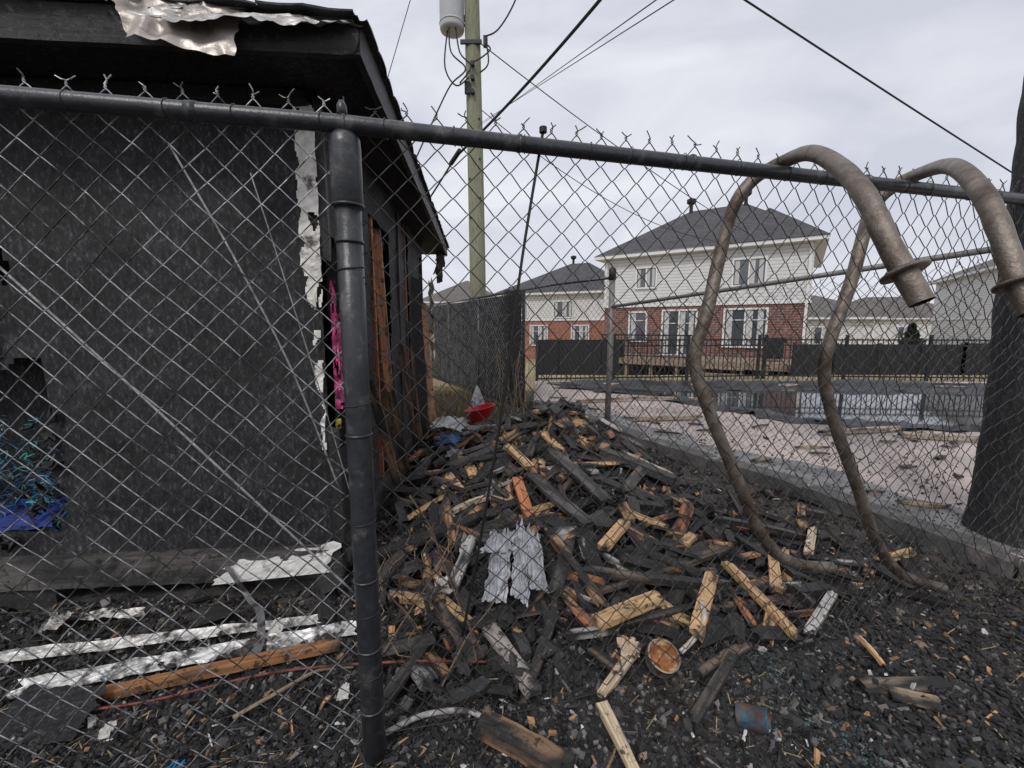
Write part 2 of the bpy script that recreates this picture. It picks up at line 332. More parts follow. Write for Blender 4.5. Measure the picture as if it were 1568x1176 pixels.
# ---------------------------------------------------------------- chain link
def chainlink(name,path,z0,z1,W,H,r,mat,disp=None,off=.03,barbs=True,parent=None):
    P=np.array(path,float); seg=np.linalg.norm(np.diff(P,axis=0),axis=1); cs=np.concatenate([[0],np.cumsum(seg)]); Lt=cs[-1]
    nw=int(Lt/(W/2)); nk=int((z1-z0)/(H/2))
    K=nk+1
    ii=np.arange(nw)[:,None]; kk=np.arange(K)[None]
    par=(ii+kk)%2
    s0=ii*W/2+par*W/2; z=z1-(nk-kk)*H/2+0*ii; nrm=np.where(par==1,1,-1)*r*.9
    e=.13
    sN=np.roll(s0,-1,1); zN=np.roll(z,-1,1); nN=np.roll(nrm,-1,1)
    a=[(s0,z,nrm),(s0+(sN-s0)*e,z+(zN-z)*e*.75,nrm*1.05),(s0+(sN-s0)*(1-e),z+(zN-z)*(1-e*.75),nN*1.05)]
    S=np.stack([q[0] for q in a],2).reshape(nw,-1)[:,:-2]; Zs=np.stack([q[1] for q in a],2).reshape(nw,-1)[:,:-2]; Ns=np.stack([q[2] for q in a],2).reshape(nw,-1)[:,:-2]
    lines=[(S,Zs,Ns)]
    if barbs:
        jn=(ii[:,0]+nk)%2
        sj=ii[:,0]*W/2+jn*W/2
        dirn=np.where(jn==1,1,-1)
        q=np.array([0,.004,.010,.016,.024]); 
        Sb=sj[:,None]+dirn[:,None]*np.array([0,.003,-.003,.003,.011])[None]+rng.normal(0,.0045,(nw,1))*np.array([0,0,0,1,1.5])
        Zb=z1+q[None]*1.0+rng.normal(0,.005,(nw,1))*np.array([0,0,0,1,1.5]); Nb=dirn[:,None]*np.array([r,-r,r,0,0])[None]
        lines.append((Sb,Zb,Nb))
    Vs=[];Fs=[];o=0
    for S,Zs,Ns in lines:
        if disp:
            ds,dn,dz=disp(S,Zs); S=S+ds; Ns=Ns+dn; Zs=Zs+dz
        Sc=np.clip(S,0,Lt)
        x=np.interp(Sc,cs,P[:,0]); y=np.interp(Sc,cs,P[:,1])
        e=.02; dx=np.interp(np.clip(Sc+e,0,Lt),cs,P[:,0])-np.interp(np.clip(Sc-e,0,Lt),cs,P[:,0]); dy=np.interp(np.clip(Sc+e,0,Lt),cs,P[:,1])-np.interp(np.clip(Sc-e,0,Lt),cs,P[:,1])
        l=np.hypot(dx,dy); nxx=-dy/l; nyy=dx/l
        x=x+nxx*(Ns+off); y=y+nyy*(Ns+off)
        pts=np.stack([x,y,Zs],2)
        T=np.empty_like(pts); T[:,1:-1]=pts[:,2:]-pts[:,:-2]; T[:,0]=pts[:,1]-pts[:,0]; T[:,-1]=pts[:,-1]-pts[:,-2]
        T/=np.linalg.norm(T,axis=2,keepdims=True)+1e-9
        nr=np.stack([nxx,nyy,0*nxx],2); U=np.cross(T,nr); U/=np.linalg.norm(U,axis=2,keepdims=True)+1e-9; Wv=np.cross(U,T)
        m=5; ang=np.arange(m)*2*np.pi/m
        ring=pts[:,:,None,:]+r*(U[:,:,None,:]*np.cos(ang)[None,None,:,None]+Wv[:,:,None,:]*np.sin(ang)[None,None,:,None])
        nw_,K_=pts.shape[:2]
        Vs.append(ring.reshape(-1,3))
        A=np.arange(nw_)[:,None,None]*K_*m+np.arange(K_-1)[None,:,None]*m; k=np.arange(m)[None,None,:]; k2=(k+1)%m
        Fs.append(np.stack([A+k,A+k2,A+m+k2,A+m+k],3).reshape(-1,4)+o); o+=nw_*K_*m
    return np_mesh(name,np.concatenate(Vs),np.concatenate(Fs),mat,smooth=True,parent=parent)

def empty(name,loc=(0,0,0),rz=0):
    e=bpy.data.objects.new(name,None); scene.collection.objects.link(e); e.location=loc; e.rotation_euler=(0,0,rz); return e

fence=empty('chain_link_fence')
def dispL(S,Z):
    return .009*fbm(S*3,Z*3,1),.014*fbm(S*1.5,Z*1.5,2),.008*fbm(S*3,Z*3,4)
def dispR(S,Z):
    k=np.clip((S-.8)/2,0,1); k2=k*np.clip((1.85-Z)/.7,0,1)
    return .009*fbm(S*3,Z*3,1)+k2*.06*fbm(S*3.2,Z*3.2,7), .014*fbm(S*1.5,Z*1.5,2)+k2*.05*(fbm(S*1.7,Z*2,6)), .008*fbm(S*3,Z*3,4)+k2*.045*fbm(S*3.5,Z*3.5,8)-k*.02*(Z<1.8)
chainlink('mesh_scorched',[FL[0],FL[1]],.05,1.905,.080,.080,.0017,M_wireS,dispL,parent=fence)
chainlink('mesh_black',[FL[1],FL[2]],.05,1.905,.080,.080,.0017,M_wireB,dispR,parent=fence)
mb=MB(); ZR=1.857
mb.tube([(FL[0][0],FL[0][1],ZR),(-1.3,.99,ZR+.001),(-.425,1.15,ZR),(.5,1.3885,ZR-.002),(1.5,1.6465,ZR-.002),(FL[2][0],FL[2][1],ZR)],.0215,20)
for xx in(-.76,-.425,.02,.56,1.25):
    yy=float(fy(xx)); dx,dy=(.984,.177) if xx<-.43 else(.968,.25)
    l=.004 if xx not in(-.76,) else .012
    mb.tube([(xx-dx*l,yy-dy*l,ZR),(xx+dx*l,yy+dy*l,ZR)],.0240,20)
mb.build('top_rail',M_black,fence,True)
mb=MB(); px,py=-.425,1.15
mb.tube([(px,py,-.3),(px,py,.6),(px,py,1.2),(px,py,1.80)],.0335,24)
mb.tube([(px,py,1.66),(px,py,1.665),(px,py,1.80),(px,py,1.822),(px,py,1.835)],[.036,.039,.039,.037,.026],24)
mb.tube([(px,py,1.655),(px,py,1.662)],.041,24)
mb.tube([(px,py,1.565),(px,py,1.572)],.0365,24)
mb.tube([(px-.003,py,1.87),(px-.003,py,1.90),(px-.003,py,1.912)],[.014,.012,.006],12)
for zz in(1.05,.62,.40,.2): mb.tube([(px,py,zz),(px,py,zz+.006)],.0365,20)
mb.build('line_post',M_black,fence,True)
mb=MB()
mb.tube(smoothpath([(FL[0][0],FL[0][1]+.03,.06),(-.425,1.185,.07),(.1,1.32,.03),(.6,1.45,.05),(1.0,1.55,.02),(1.4,1.65,.06),(2.0,1.80,.03),(2.5,1.94,.05)],5),.0015,6)
for q in range(26):
    xx=-2.0+q*.17+random.uniform(-.03,.03); yy=float(fy(xx)); 
    p=[(xx+.0,yy+math.cos(a)*.0245,ZR+math.sin(a)*.0245) for a in np.linspace(0,6.3,12)]
    mb.tube(p,.0013,4)
for zz in(1.48,1.12,.78,.5,.3):
    mb.tube([(px+math.cos(a)*.036,py+math.sin(a)*.036,zz+.004*a) for a in np.linspace(0,6.6,16)],.0017,4)
mb.build('tie_wires',M_wireB,fence,True)
def rod(name,pts,r,mat,n=8,par=None):
    mb=MB(); mb.tube(smoothpath(pts,6),r,n); return mb.build(name,mat,par,True)
M_diagonal=mk('pale_diagonal_rod',(.30,.30,.30),rough=.5,metal=.4,ns=40,na=.8,bump=0)  # pale metal for the thin diagonal rods along the left mesh
rod('diagonal_rod',[(-1.45,1.03,1.72),(-1.198,1.075,1.43),(-.8,1.13,.955),(-.466,1.19,.537)],.0032,M_diagonal)
rod('diagonal_rod',[(-.85,1.12,1.80),(-.72,1.14,1.52),(-.60,1.16,1.22),(-.50,1.18,.88)],.0026,M_diagonal)
rod('diagonal_rod',[(-.67,1.15,1.74),(-.60,1.16,1.45),(-.53,1.175,1.14),(-.47,1.19,.85)],.0017,M_diagonal)
rod('tension_bar',[(.089,1.30,1.905),(.03,1.29,1.55),(-.025,1.28,1.137),(-.09,1.265,.74),(-.16,1.25,.36)],.0042,M_rope)
mb=MB(); mb.tube([(.089,1.30,1.90),(.089,1.30,1.915)],.011,8); mb.build('tension_bar_clamp',M_rope)

def rail(pts):
    e=empty('pool_ladder_rail'); P=smoothpath(pts,9)
    rs=[]
    for i,p in enumerate(P):
        rs.append(.0226*(1+.05*mn.noise(Vector((i*.35,p.x,2)))))
    mb=MB(); mb.tube(P,rs,20,cap=False); mb.build('bent_tube',M_steel,e,True)
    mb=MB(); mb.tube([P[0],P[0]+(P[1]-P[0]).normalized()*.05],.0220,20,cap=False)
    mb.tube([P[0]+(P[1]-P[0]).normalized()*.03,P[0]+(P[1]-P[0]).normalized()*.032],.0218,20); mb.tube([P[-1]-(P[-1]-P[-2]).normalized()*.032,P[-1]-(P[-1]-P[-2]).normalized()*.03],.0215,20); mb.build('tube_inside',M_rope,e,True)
    mb=MB(); d=(Vector(pts[1])-Vector(pts[0])).normalized(); c=Vector(pts[0])+d*.075
    mb.tube([c-d*.005,c-d*.003,c+d*.003,c+d*.009],[.036,.044,.044,.028],28); mb.build('escutcheon_flange',M_steel,e,True)
p1=[(.86,.905,1.40),(.831,.962,1.52),(.832,1.05,1.655),(.864,1.187,1.768),(.902,1.36,1.868),(.925,1.52,1.905),(.862,1.60,1.87),(.79,1.59,1.766),(.735,1.55,1.599),(.688,1.52,1.395),(.655,1.52,1.236),(.706,1.51,1.066),(.845,1.54,.79),(.967,1.565,.558),(1.055,1.59,.452),(1.193,1.63,.378),(1.354,1.68,.337)]
p2=[(1.156,.955,1.379),(1.15,.995,1.468),(1.148,1.04,1.579),(1.19,1.136,1.695),(1.33,1.36,1.83),(1.493,1.638,1.905),(1.468,1.73,1.88),(1.39,1.72,1.785),(1.30,1.665,1.523),(1.224,1.64,1.301),(1.221,1.65,1.162),(1.29,1.66,.967),(1.421,1.68,.705),(1.55,1.71,.455),(1.692,1.75,.29),(1.854,1.80,.196),(2.013,1.84,.14)]
rail(p1); rail(p2)

f2=empty('pool_side_chain_link_fence')
def disp2(S,Z): return .01*fbm(S*3,Z*3,21)+.03*fbm(S*2,Z*2,27),.03*fbm(S*1.5,Z*1.5,22),.012*fbm(S*3,Z*3,24)+.05*S
A2=(1.19,5.2);B2=(2.72,2.45)
chainlink('mesh',[A2,B2],.16,1.57,.084,.084,.0017,M_wireB,disp2,off=.02,parent=f2,barbs=True)
mb=MB(); mb.tube([(A2[0],A2[1],1.585),(1.95,3.83,1.68),(B2[0]+.05,B2[1]-.05,1.79)],.019,14)
mb.build('rail',M_galv,f2,True)
mb=MB(); mb.tube([(A2[0],A2[1],-.1),(A2[0]+.01,A2[1],1.0),(A2[0]+.01,A2[1],1.97)],.036,16)
mb.tube([(A2[0]+.01,A2[1],1.9),(A2[0]+.01,A2[1],1.905),(A2[0]+.01,A2[1],2.03),(A2[0]+.01,A2[1],2.05)],[.04,.045,.045,.02],12,mi=1)
mb.build('corner_post',[M_galv,M_iron],f2,True)
mb=MB(); mb.tube([(A2[0],A2[1],1.93),(.6,5.95,1.925),(.15,6.6,1.90)],.017,12); mb.build('return_rail',M_black,f2,True)
chainlink('return_mesh',[(.2,6.55),A2],.15,1.92,.084,.084,.0017,M_wireB,disp2,off=.02,parent=f2,barbs=False)
circ=[(.02+.15*math.cos(a)*(1-.04*a),6.35+.15*math.sin(a)*(1-.04*a)) for a in np.linspace(0,20,90)]
chainlink('rolled_chain_link_mesh',circ,.22,1.88,.055,.08,.0042,M_wireB,dispL,off=0,barbs=False)
f3=empty('privacy_screen_fence')
mb=MB(); sheet(mb,(.15,6.65,.05),(-2.3,11.6,-.1),(-2.3,11.6,1.86),(.15,6.65,1.86),60,12,.02,3,(.02,.02,.02)); mb.build('screen',M_screen,f3,True)
mb=MB()
mb.tube([(.15,6.64,1.90),(-2.3,11.6,1.90)],.02,10)
for k in range(4):
    q=k/3; mb.tube([(.15-2.45*q+.03,6.6+4.95*q,-.1),(.15-2.45*q+.03,6.6+4.95*q,1.92)],.028,10)
mb.build('frame',M_black,f3,True)
chainlink('mesh',[(.12,6.6),(-2.3,11.5)],.05,1.9,.1,.1,.0022,M_wireS,dispL,off=-.03,parent=f3,barbs=False)

# ---------------------------------------------------------------- shed
shed=empty('burnt_shed',(-.9,2.1,0),math.atan2(.08,1))
SW=3.6; SD=3.7; Z0=.10; ZT=2.42
mb=MB()
def fhole(u,v):
    x=-SW*(1-u); z=Z0+(ZT-Z0)*v; k=.05*mn.noise(Vector((x*9,z*9,0)))
    if -2.1<x+k<-1.33 and .36<z+k<1.16: return True
    if -1.66<x+k<-1.42 and 1.54<z+k<1.72: return True
    if x>-.035+.02*mn.noise(Vector((z*8,1,1))) and .75<z<1.95: return True
    return False
sheet(mb,(-SW,0,Z0),(0,0,Z0),(0,0,ZT),(-SW,0,ZT),150,84,.012,5,(.03,.03,.03),hole=fhole)
for k in range(46):
    a=random.uniform(0,6.28); x=-1.72+.42*math.cos(a)*random.uniform(.9,1.1); z=.76+.44*math.sin(a)*random.uniform(.9,1.1)
    if x<-2.1: continue
    plank(mb,(x,-.02,z),(x+random.uniform(-.08,.08),-.03,z+random.uniform(-.08,.08)),random.uniform(.02,.05),.01,(.03,.03,.03),char=1,seg=3,roll=random.uniform(-.5,.5))
mb.build('front_wall',M_wall,shed,True)
mb=MB()
def shole(u,v):
    y=SD*u; z=Z0+(ZT-Z0)*v; k=.07*mn.noise(Vector((y*7,z*5,3)))
    if .85<y+k<1.5 and z<2.1: return True
    if 2.2<y+k<2.5 and .9<z: return True
    if y+k>3.35 and z<2.2: return True
    if y+k<.42 and .7<z<1.8: return True
    return False
sheet(mb,(0,0.02,Z0),(0,SD,Z0),(0,SD,ZT),(0,.02,ZT),110,60,.014,4,(.03,.03,.03),hole=shole)
mb.build('side_wall',M_wall,shed,True)
mb=MB()
mb.box((-SW,SD/2,1.2),(.04,SD,2.4)); mb.box((-SW/2,SD,1.2),(SW,.04,2.4)); mb.box((-SW/2,SD/2,.06),(SW-.1,SD-.1,.06))
mb.box((-SW/2-.1,.25,1.3),(SW-.3,.02,2.2))
mb.build('rear_walls_and_floor',M_wall,shed)
mb=MB(); ov=.32; ovs=.275
xa,xb,ya,yb=-SW-ov,ovs,-ov,SD+.75
mb.box(((xa+xb)/2,(ya+yb)/2,2.425),(xb-xa-.02,yb-ya-.02,.02))
cx=(xa+xb)/2; rz=3.05
mb.add([(xa-.02,ya-.03,2.515),(xb+.015,ya-.03,2.515),(xb+.015,yb,2.515),(xa-.02,yb,2.515),(cx,ya+2.0,rz),(cx,yb-2.0,rz)],[(0,1,4),(1,2,5,4),(2,3,5),(3,0,4,5)])
mb.build('roof_and_soffit',M_wall,shed)
mb=MB()
plank(mb,(xa,ya,2.45),(xb+.01,ya,2.45),.13,.03,(.02,.02,.02),char=1,roll=math.pi/2,seg=60,jag=.5)
plank(mb,(xb,ya,2.45),(xb,yb,2.45),.13,.03,(.02,.02,.02),char=1,roll=math.pi/2,seg=60,jag=.7)
for k in range(26):
    y=ya+k*(yb-ya)/26; plank(mb,(xb+.012,y,2.52),(xb+.012,y+.20,2.52+random.uniform(-.008,.006)),.07,.008,(.05,.05,.05),char=.9,seg=4,jag=.5)
for k in range(24):
    x=xa+k*(xb-xa)/24; plank(mb,(x,ya-.02,2.525),(x+.18,ya-.02,2.525+random.uniform(-.005,.006)),.08,.008,(.05,.05,.05),char=.9,seg=4,jag=.4)
for k in range(22):
    plank(mb,(xb-.01-random.random()*.12,yb-random.random()*.4,2.47),(xb-.02-random.random()*.14,yb-random.random()*.45,2.45-random.uniform(.1,.5)),random.uniform(.02,.06),.012,(.20,.16,.12),char=.75,seg=4)
mb.build('fascia',M_wood,shed)
mb=MB()
for y,cl,ch in((.30,(.06,.05,.04),.95),(.5,(.05,.04,.03),.95),(1.02,(.42,.15,.06),.38),(1.38,(.24,.10,.06),.7),(1.9,(.05,.04,.03),1),(2.4,(.28,.12,.06),.65),(2.95,(.05,.04,.03),1),(3.45,(.22,.13,.07),.75)):
    plank(mb,(-.04,y,.12),(-.04+random.uniform(-.02,.02),y,2.41),.09,.04,cl,char=ch,roll=0,seg=24)
for zz in(.8,1.45,2.0): plank(mb,(-.06,.4,zz),(-.06,3.5,zz+.03),.08,.04,(.16,.08,.05),char=.85,roll=1.57,seg=30)
plank(mb,(-SW,-.03,.145),(.02,-.03,.145),.15,.07,(.12,.11,.10),char=.8,roll=math.pi/2,seg=90)
plank(mb,(.02,0,.145),(.02,SD,.145),.15,.05,(.05,.045,.04),char=.95,roll=math.pi/2,seg=60)
plank(mb,(-SW,-.02,2.36),(0,-.02,2.37),.07,.03,(.03,.03,.03),char=1,roll=math.pi/2,seg=60)
plank(mb,(.0,-.01,.2),(.0,-.01,.85),.05,.03,(.03,.03,.03),char=1,roll=0,seg=14)
plank(mb,(.01,-.005,1.65),(.01,-.005,2.4),.04,.03,(.03,.03,.03),char=1,roll=0,seg=14)
plank(mb,(-1.50,-.018,1.2),(-1.49,-.018,2.4),.010,.014,(.03,.03,.03),char=1,seg=40)
plank(mb,(.16,3.0,.12),(.04,3.25,1.65),.11,.02,(.50,.28,.14),char=.5,seg=14,roll=.4)
plank(mb,(.10,2.6,.12),(.03,2.75,1.9),.15,.02,(.05,.04,.04),char=1,seg=14,roll=.3)
plank(mb,(.10,.86,.9),(.03,.98,2.0),.06,.02,(.50,.21,.09),char=.30,seg=14)
for k in range(20):
    y=random.uniform(.2,3.5); plank(mb,(.03+random.random()*.15,y,.1),(.02,y+random.uniform(-.2,.2),random.uniform(.4,1.5)),random.uniform(.03,.09),.015,(.26,.15,.08),char=.78,seg=8)
for k in range(3): mb.box((-.25-k*1.3,.05,.02),(.35,.18,.14),col=(.03,.03,.03))
mb.build('framing',M_wood,shed)
mb=MB()
def thole(u,v):
    if v>.58: wl=.04
    elif v>.50: wl=.25
    elif v>.28: wl=.40
    else: wl=.60
    wr=.98 if v>.5 else .80
    z=v*1.9
    if u<wl+.35*mn.noise(Vector((z*13,1,5))) or u>wr+.12*mn.noise(Vector((z*15,7,5))): return True
    if .44<v<.50 or (.24<v<.28) or v<.12: return True
    return mn.noise(Vector((z*9,u*2,2)))>(.08 if v<.5 else .38)
sheet(mb,(-.115,-.022,.52),(-.02,-.030,.52),(.0,-.030,2.34),(-.10,-.022,2.34),16,150,.014,12,(.70,.68,.63),hole=thole,cvar=.2)
sheet(mb,(-.60,-.12,.09),(-.03,-.10,.12),(.0,-.05,.25),(-.5,-.065,.18),26,8,.02,9,(.60,.59,.56),cvar=.3,ragged=.25)
sheet(mb,(.12,3.35,.2),(.02,3.7,.3),(.04,3.75,1.3),(.10,3.3,1.35),14,34,.06,6,(.66,.58,.46),cvar=.4,ragged=.25)
sheet(mb,(.16,3.4,.9),(.06,3.9,.9),(.06,3.95,1.9),(.12,3.7,1.95),10,24,.05,8,(.60,.53,.43),cvar=.4,ragged=.3)
mb.build('white_corner_trim',M_vinyl,shed)
mb=MB()
sheet(mb,(-.005,.05,.93),(.03,.06,.93),(.02,.07,1.58),(-.005,.06,1.58),8,40,.025,14,(.55,.06,.20),cvar=.6,hole=lambda u,v: mn.noise(Vector((u*3,v*11,8)))>.18)
sheet(mb,(.0,.10,.95),(-.01,.30,.95),(-.01,.28,1.4),(.0,.12,1.4),10,20,.03,9,(.42,.06,.17),cvar=.5,ragged=.3)
sheet(mb,(-.005,.04,.82),(.02,.05,.82),(.02,.05,.88),(-.005,.04,.88),4,4,.02,12,(.5,.42,.08))
o=mb.build('pink_plastic_toy',mk('melted_pink_plastic',attr=1,rough=.5,ns=8,na=.4,bump=.2,col2=(.04,.02,.03),c2s=14,c2lo=.52,c2hi=.6)); o.parent=shed
mb=MB()
for k in range(420):
    p=[]; q=Vector((random.uniform(-2.2,-1.33),random.uniform(-.02,.18),random.uniform(.38,.66 if k%3 else .95)))
    for _ in range(6):
        p.append(q.copy()); q+=Vector((random.uniform(-.05,.05),random.uniform(-.03,.03),random.uniform(-.04,.04)))
    c=random.choice([(.03,.16,.24),(.05,.30,.30),(.02,.08,.26),(.03,.03,.035),(.20,.28,.28),(.02,.02,.02),(.03,.04,.05)])
    mb.tube(smoothpath(p,3),random.uniform(.001,.004),4,col=c)
sheet(mb,(-2.1,-.02,.37),(-1.36,-.02,.37),(-1.36,.1,.47),(-2.1,.1,.47),30,5,.03,9,(.01,.03,.18),cvar=.8,ragged=.2)
mb.build('tangled_blue_netting',M_attr,shed)
e=empty('torn_roof_flashing')
mb=MB()
sheet(mb,(-1.33,1.62,2.335),(-1.0,1.66,2.33),(-1.0,1.80,2.66),(-1.50,1.72,2.68),36,30,.045,5,(.46,.42,.38),cvar=.3,ragged=.1,seed=3)
sheet(mb,(-1.28,1.60,2.40),(-.62,1.74,2.455),(-.60,1.80,2.505),(-1.25,1.70,2.50),70,10,.03,8,(.48,.47,.45),cvar=.4,ragged=.25,seed=9)
mb.build('crumpled_sheet',mk('torn_flashing_metal',attr=1,rough=.42,metal=.45,ns=8,na=.4,bump=.3,bs=30,col2=(.12,.095,.08),c2s=4,c2lo=.5,c2hi=.68),e,True)

# ---------------------------------------------------------------- debris pile
mb=MB()
cols=[((.09,.078,.07),.9),((.04,.038,.037),1.0),((.46,.26,.12),.62),((.62,.40,.20),.40),((.42,.17,.07),.62),((.44,.42,.40),.6),((.18,.13,.10),.85)]
wts=[28,38,9,9,6,6,10]
def addpl(cx,cy,sd=1,lift=0,wsc=1):
    L=min(.6,random.lognormvariate(math.log(.22),.45))*sd; yaw=random.uniform(0,math.pi); dx=math.cos(yaw)*L/2; dy=math.sin(yaw)*L/2
    if not(bool(valid(cx+dx,cy+dy)) and bool(valid(cx-dx,cy-dy))): return
    if min(cy-abs(dy)-float(fy(cx))-.09,9)<0: return
    z0=g(cx-dx,cy-dy)+.015+lift+random.uniform(-.01,.06)*sd; z1=g(cx+dx,cy+dy)+.015+lift+random.uniform(-.01,.09)*sd
    c,ch=random.choices(cols,wts)[0]
    plank(mb,(cx-dx,cy-dy,z0),(cx+dx,cy+dy,z1),wsc*random.uniform(.028,.085),random.uniform(.012,.040),c,char=ch,roll=random.gauss(0,.5),seg=7)
for k in range(300): addpl(random.gauss(.42,.40),random.gauss(4.0,.42),1.15,random.uniform(0,.10),1.2)
for k in range(50): addpl(random.gauss(.45,.20),random.gauss(4.05,.22),1.1,random.uniform(.08,.20),1.2)
for k in range(190): addpl(random.gauss(-.05,.5),random.gauss(3.1,.45),1.1,random.uniform(0,.05))
for k in range(150): addpl(random.gauss(.35,.6),random.gauss(2.2,.3),1.0,.005)
for k in range(120): addpl(random.uniform(-.45,1.2),random.uniform(1.35,1.9),.75,0,.8)
for k in range(120): addpl(random.gauss(-.5,.3),random.gauss(4.3,.7),1,.02)
for k in range(90): addpl(random.uniform(1.0,2.2),random.uniform(1.8,3.2),.6,0,.7)
mb.build('burnt_debris_pile',M_wood)
n=7000; x=np.concatenate([rng.normal(.42,.5,3500),rng.normal(.1,.6,3500)]); y=np.concatenate([rng.normal(3.95,.55,3500),rng.normal(2.6,.6,3500)]); k=valid(x,y)&(y>fy(x)+.1); x=x[k];y=y[k];n=len(x)
sc=np.stack([rng.lognormal(math.log(.045),.5,n),rng.lognormal(math.log(.02),.4,n),rng.uniform(.006,.022,n)],1)
tone=rng.uniform(0,1,n)[:,None]; c=np.where(tone<.88,np.array([[.021,.020,.020]]),np.where(tone<.92,np.array([[.42,.25,.12]]),np.where(tone<.985,np.array([[.13,.125,.12]]),np.array([[.5,.5,.49]]))))*rng.uniform(.5,1.6,(n,1))
scatter('charcoal_fragments',BOX[0],BOX[1],np.stack([x,y,G(x,y)+rng.uniform(.0,.05,n)*np.exp(-((x-.4)/.8)**2-((y-3.7)/1.0)**2)+.012],1),sc,rotmats(n,.45),c,M_wood)
TAN=(.68,.43,.21);PALE=(.68,.53,.36);WHT=(.56,.54,.51);ORG=(.55,.21,.08)
def bp(x0,y0,x1,y1,w,th=.022,col=TAN,ch=.35,l0=.03,l1=.03,roll=0,name='burnt_plank'):
    mb=MB(); plank(mb,(x0,y0,g(x0,y0)+l0),(x1,y1,g(x1,y1)+l1),w,th,col,char=ch,roll=roll,seg=16,jag=.8); mb.build(name,M_wood)
bp(-.11,1.67,.09,1.33,.06,.03,(.42,.37,.33),.5,.07,.06)
bp(.51,1.55,.305,1.34,.045,.018,PALE,.26,.08,.04)
bp(.305,1.33,.385,1.02,.045,.02,PALE,.30,.05,.02)
bp(.33,1.60,.69,1.80,.07,.03,TAN,.32,.09,.11)
bp(1.1,2.05,1.20,1.62,.05,.025,TAN,.22,.12,.07)
bp(.75,1.58,1.0,1.97,.06,.025,TAN,.27,.08,.10)
bp(1.26,1.87,1.45,2.22,.055,.025,TAN,.22,.08,.10)
bp(1.27,1.66,1.60,1.95,.04,.018,WHT,.35,.05,.06)
bp(1.75,2.35,1.95,2.6,.05,.02,PALE,.35,.04,.05)
bp(.03,2.95,.11,2.45,.07,.03,ORG,.32,.15,.13)
bp(.48,2.14,.69,2.42,.065,.03,TAN,.3,.11,.13)
bp(-.22,2.38,-.29,1.9,.06,.02,WHT,.5,.10,.08)
bp(.93,2.2,1.10,2.42,.055,.025,TAN,.32,.10,.10)
bp(-.35,3.3,-.28,3.05,.08,.02,TAN,.4,.12,.12)
bp(-.05,3.45,.15,3.0,.08,.02,TAN,.4,.19,.17)
bp(.25,3.6,.42,3.3,.06,.02,TAN,.4,.19,.17)
bp(-.15,2.75,-.40,2.55,.06,.02,PALE,.45,.11,.11)
bp(.75,2.6,.95,2.45,.05,.02,TAN,.4,.10,.10)
bp(-.12,1.27,.17,1.10,.07,.05,(.26,.16,.09),.75,.03,.03)
bp(1.30,1.42,1.62,1.40,.075,.022,(.24,.19,.14),.75,.025,.025)
bp(1.36,1.38,1.50,1.32,.06,.012,(.34,.25,.16),.6,.02,.02)
bp(1.44,1.62,1.46,1.50,.02,.01,TAN,.15,.07,.02)
bp(.35,1.98,1.05,1.88,.05,.035,(.16,.12,.09),.85,.10,.09)
bp(.55,1.9,1.25,2.3,.05,.03,(.16,.12,.09),.85,.07,.09)
bp(.2,2.35,.42,1.72,.05,.03,(.46,.27,.14),.65,.11,.08)
bp(.6,1.25,.9,1.55,.035,.025,(.12,.10,.08),.85,.02,.04)
bp(-.45,2.0,-.15,1.5,.05,.03,(.16,.12,.09),.85,.06,.05)
bp(.30,3.25,.62,2.6,.09,.03,(.12,.11,.10),.9,.19,.15)
bp(.12,3.0,.45,2.3,.09,.03,(.12,.11,.10),.9,.15,.14)
bp(-.5,3.2,-.1,3.5,.1,.03,(.08,.07,.06),.95,.16,.16)
bp(.75,3.5,1.3,3.25,.12,.06,(.08,.075,.07),.9,.12,.09)
bp(.05,1.35,.2,1.75,.04,.02,(.16,.12,.09),.85,.05,.07)
bp(.7,1.45,1.0,1.62,.04,.02,(.20,.15,.11),.75,.03,.04)
bp(-.6,1.9,-.3,1.85,.05,.03,(.48,.30,.15),.55,.05,.07)
bp(.95,1.8,1.5,1.95,.04,.025,(.2,.15,.11),.7,.04,.05)
bp(-1.72,1.31,-.70,1.57,.045,.03,(.42,.19,.07),.42,.02,.04,name='scorched_timber')
mb=MB(); sheet(mb,(-1.80,1.35,.035),(-.66,1.65,.05),(-.68,1.70,.08),(-1.82,1.40,.065),90,5,.014,14,(.66,.66,.65),cvar=.4,ragged=.08); mb.build('aluminium_trim_strip',M_alu)
mb=MB(); sheet(mb,(-2.3,1.46,.03),(-.85,1.72,.05),(-.86,1.755,.07),(-2.3,1.495,.06),100,4,.022,10,(.62,.61,.58),cvar=.5,ragged=.08,seed=4); mb.build('aluminium_trim_strip',M_alu)
mb=MB(); sheet(mb,(-2.1,1.74,.03),(-1.7,1.78,.04),(-1.71,1.82,.06),(-2.1,1.79,.05),30,4,.03,12,(.6,.59,.56),cvar=.5,ragged=.15,seed=6); mb.build('aluminium_trim_strip',M_alu)
rod('red_hose',[(-1.75,1.27,.03),(-1.3,1.33,.04),(-.9,1.45,.05),(-.45,1.50,.05),(-.1,1.5,.05)],.0045,mk('scorched_red_hose',(.20,.06,.05),ns=30,na=.8,bump=0,col2=(.03,.02,.02),c2s=9))
rod('pale_hose',[(-.42,1.22,.03),(-.30,1.27,.05),(-.15,1.30,.035),(-.05,1.24,.03)],.009,mk('dirty_white_hose',(.34,.33,.31),ns=30,na=.7,bump=.2,col2=(.05,.05,.05),c2s=14))
rod('pale_hose',[(-.95,1.28,.03),(-.85,1.35,.05),(-.75,1.48,.03),(-.62,1.5,.03)],.007,mk('dirty_tan_hose',(.24,.19,.13),ns=30,na=.6,bump=.2))
rod('bent_plastic_pipe',[(.68,1.55,.05),(.76,1.60,.08),(.82,1.66,.12),(.83,1.72,.15)],.011,mk('cream_pipe',(.46,.43,.37),ns=30,na=.5,bump=.2))
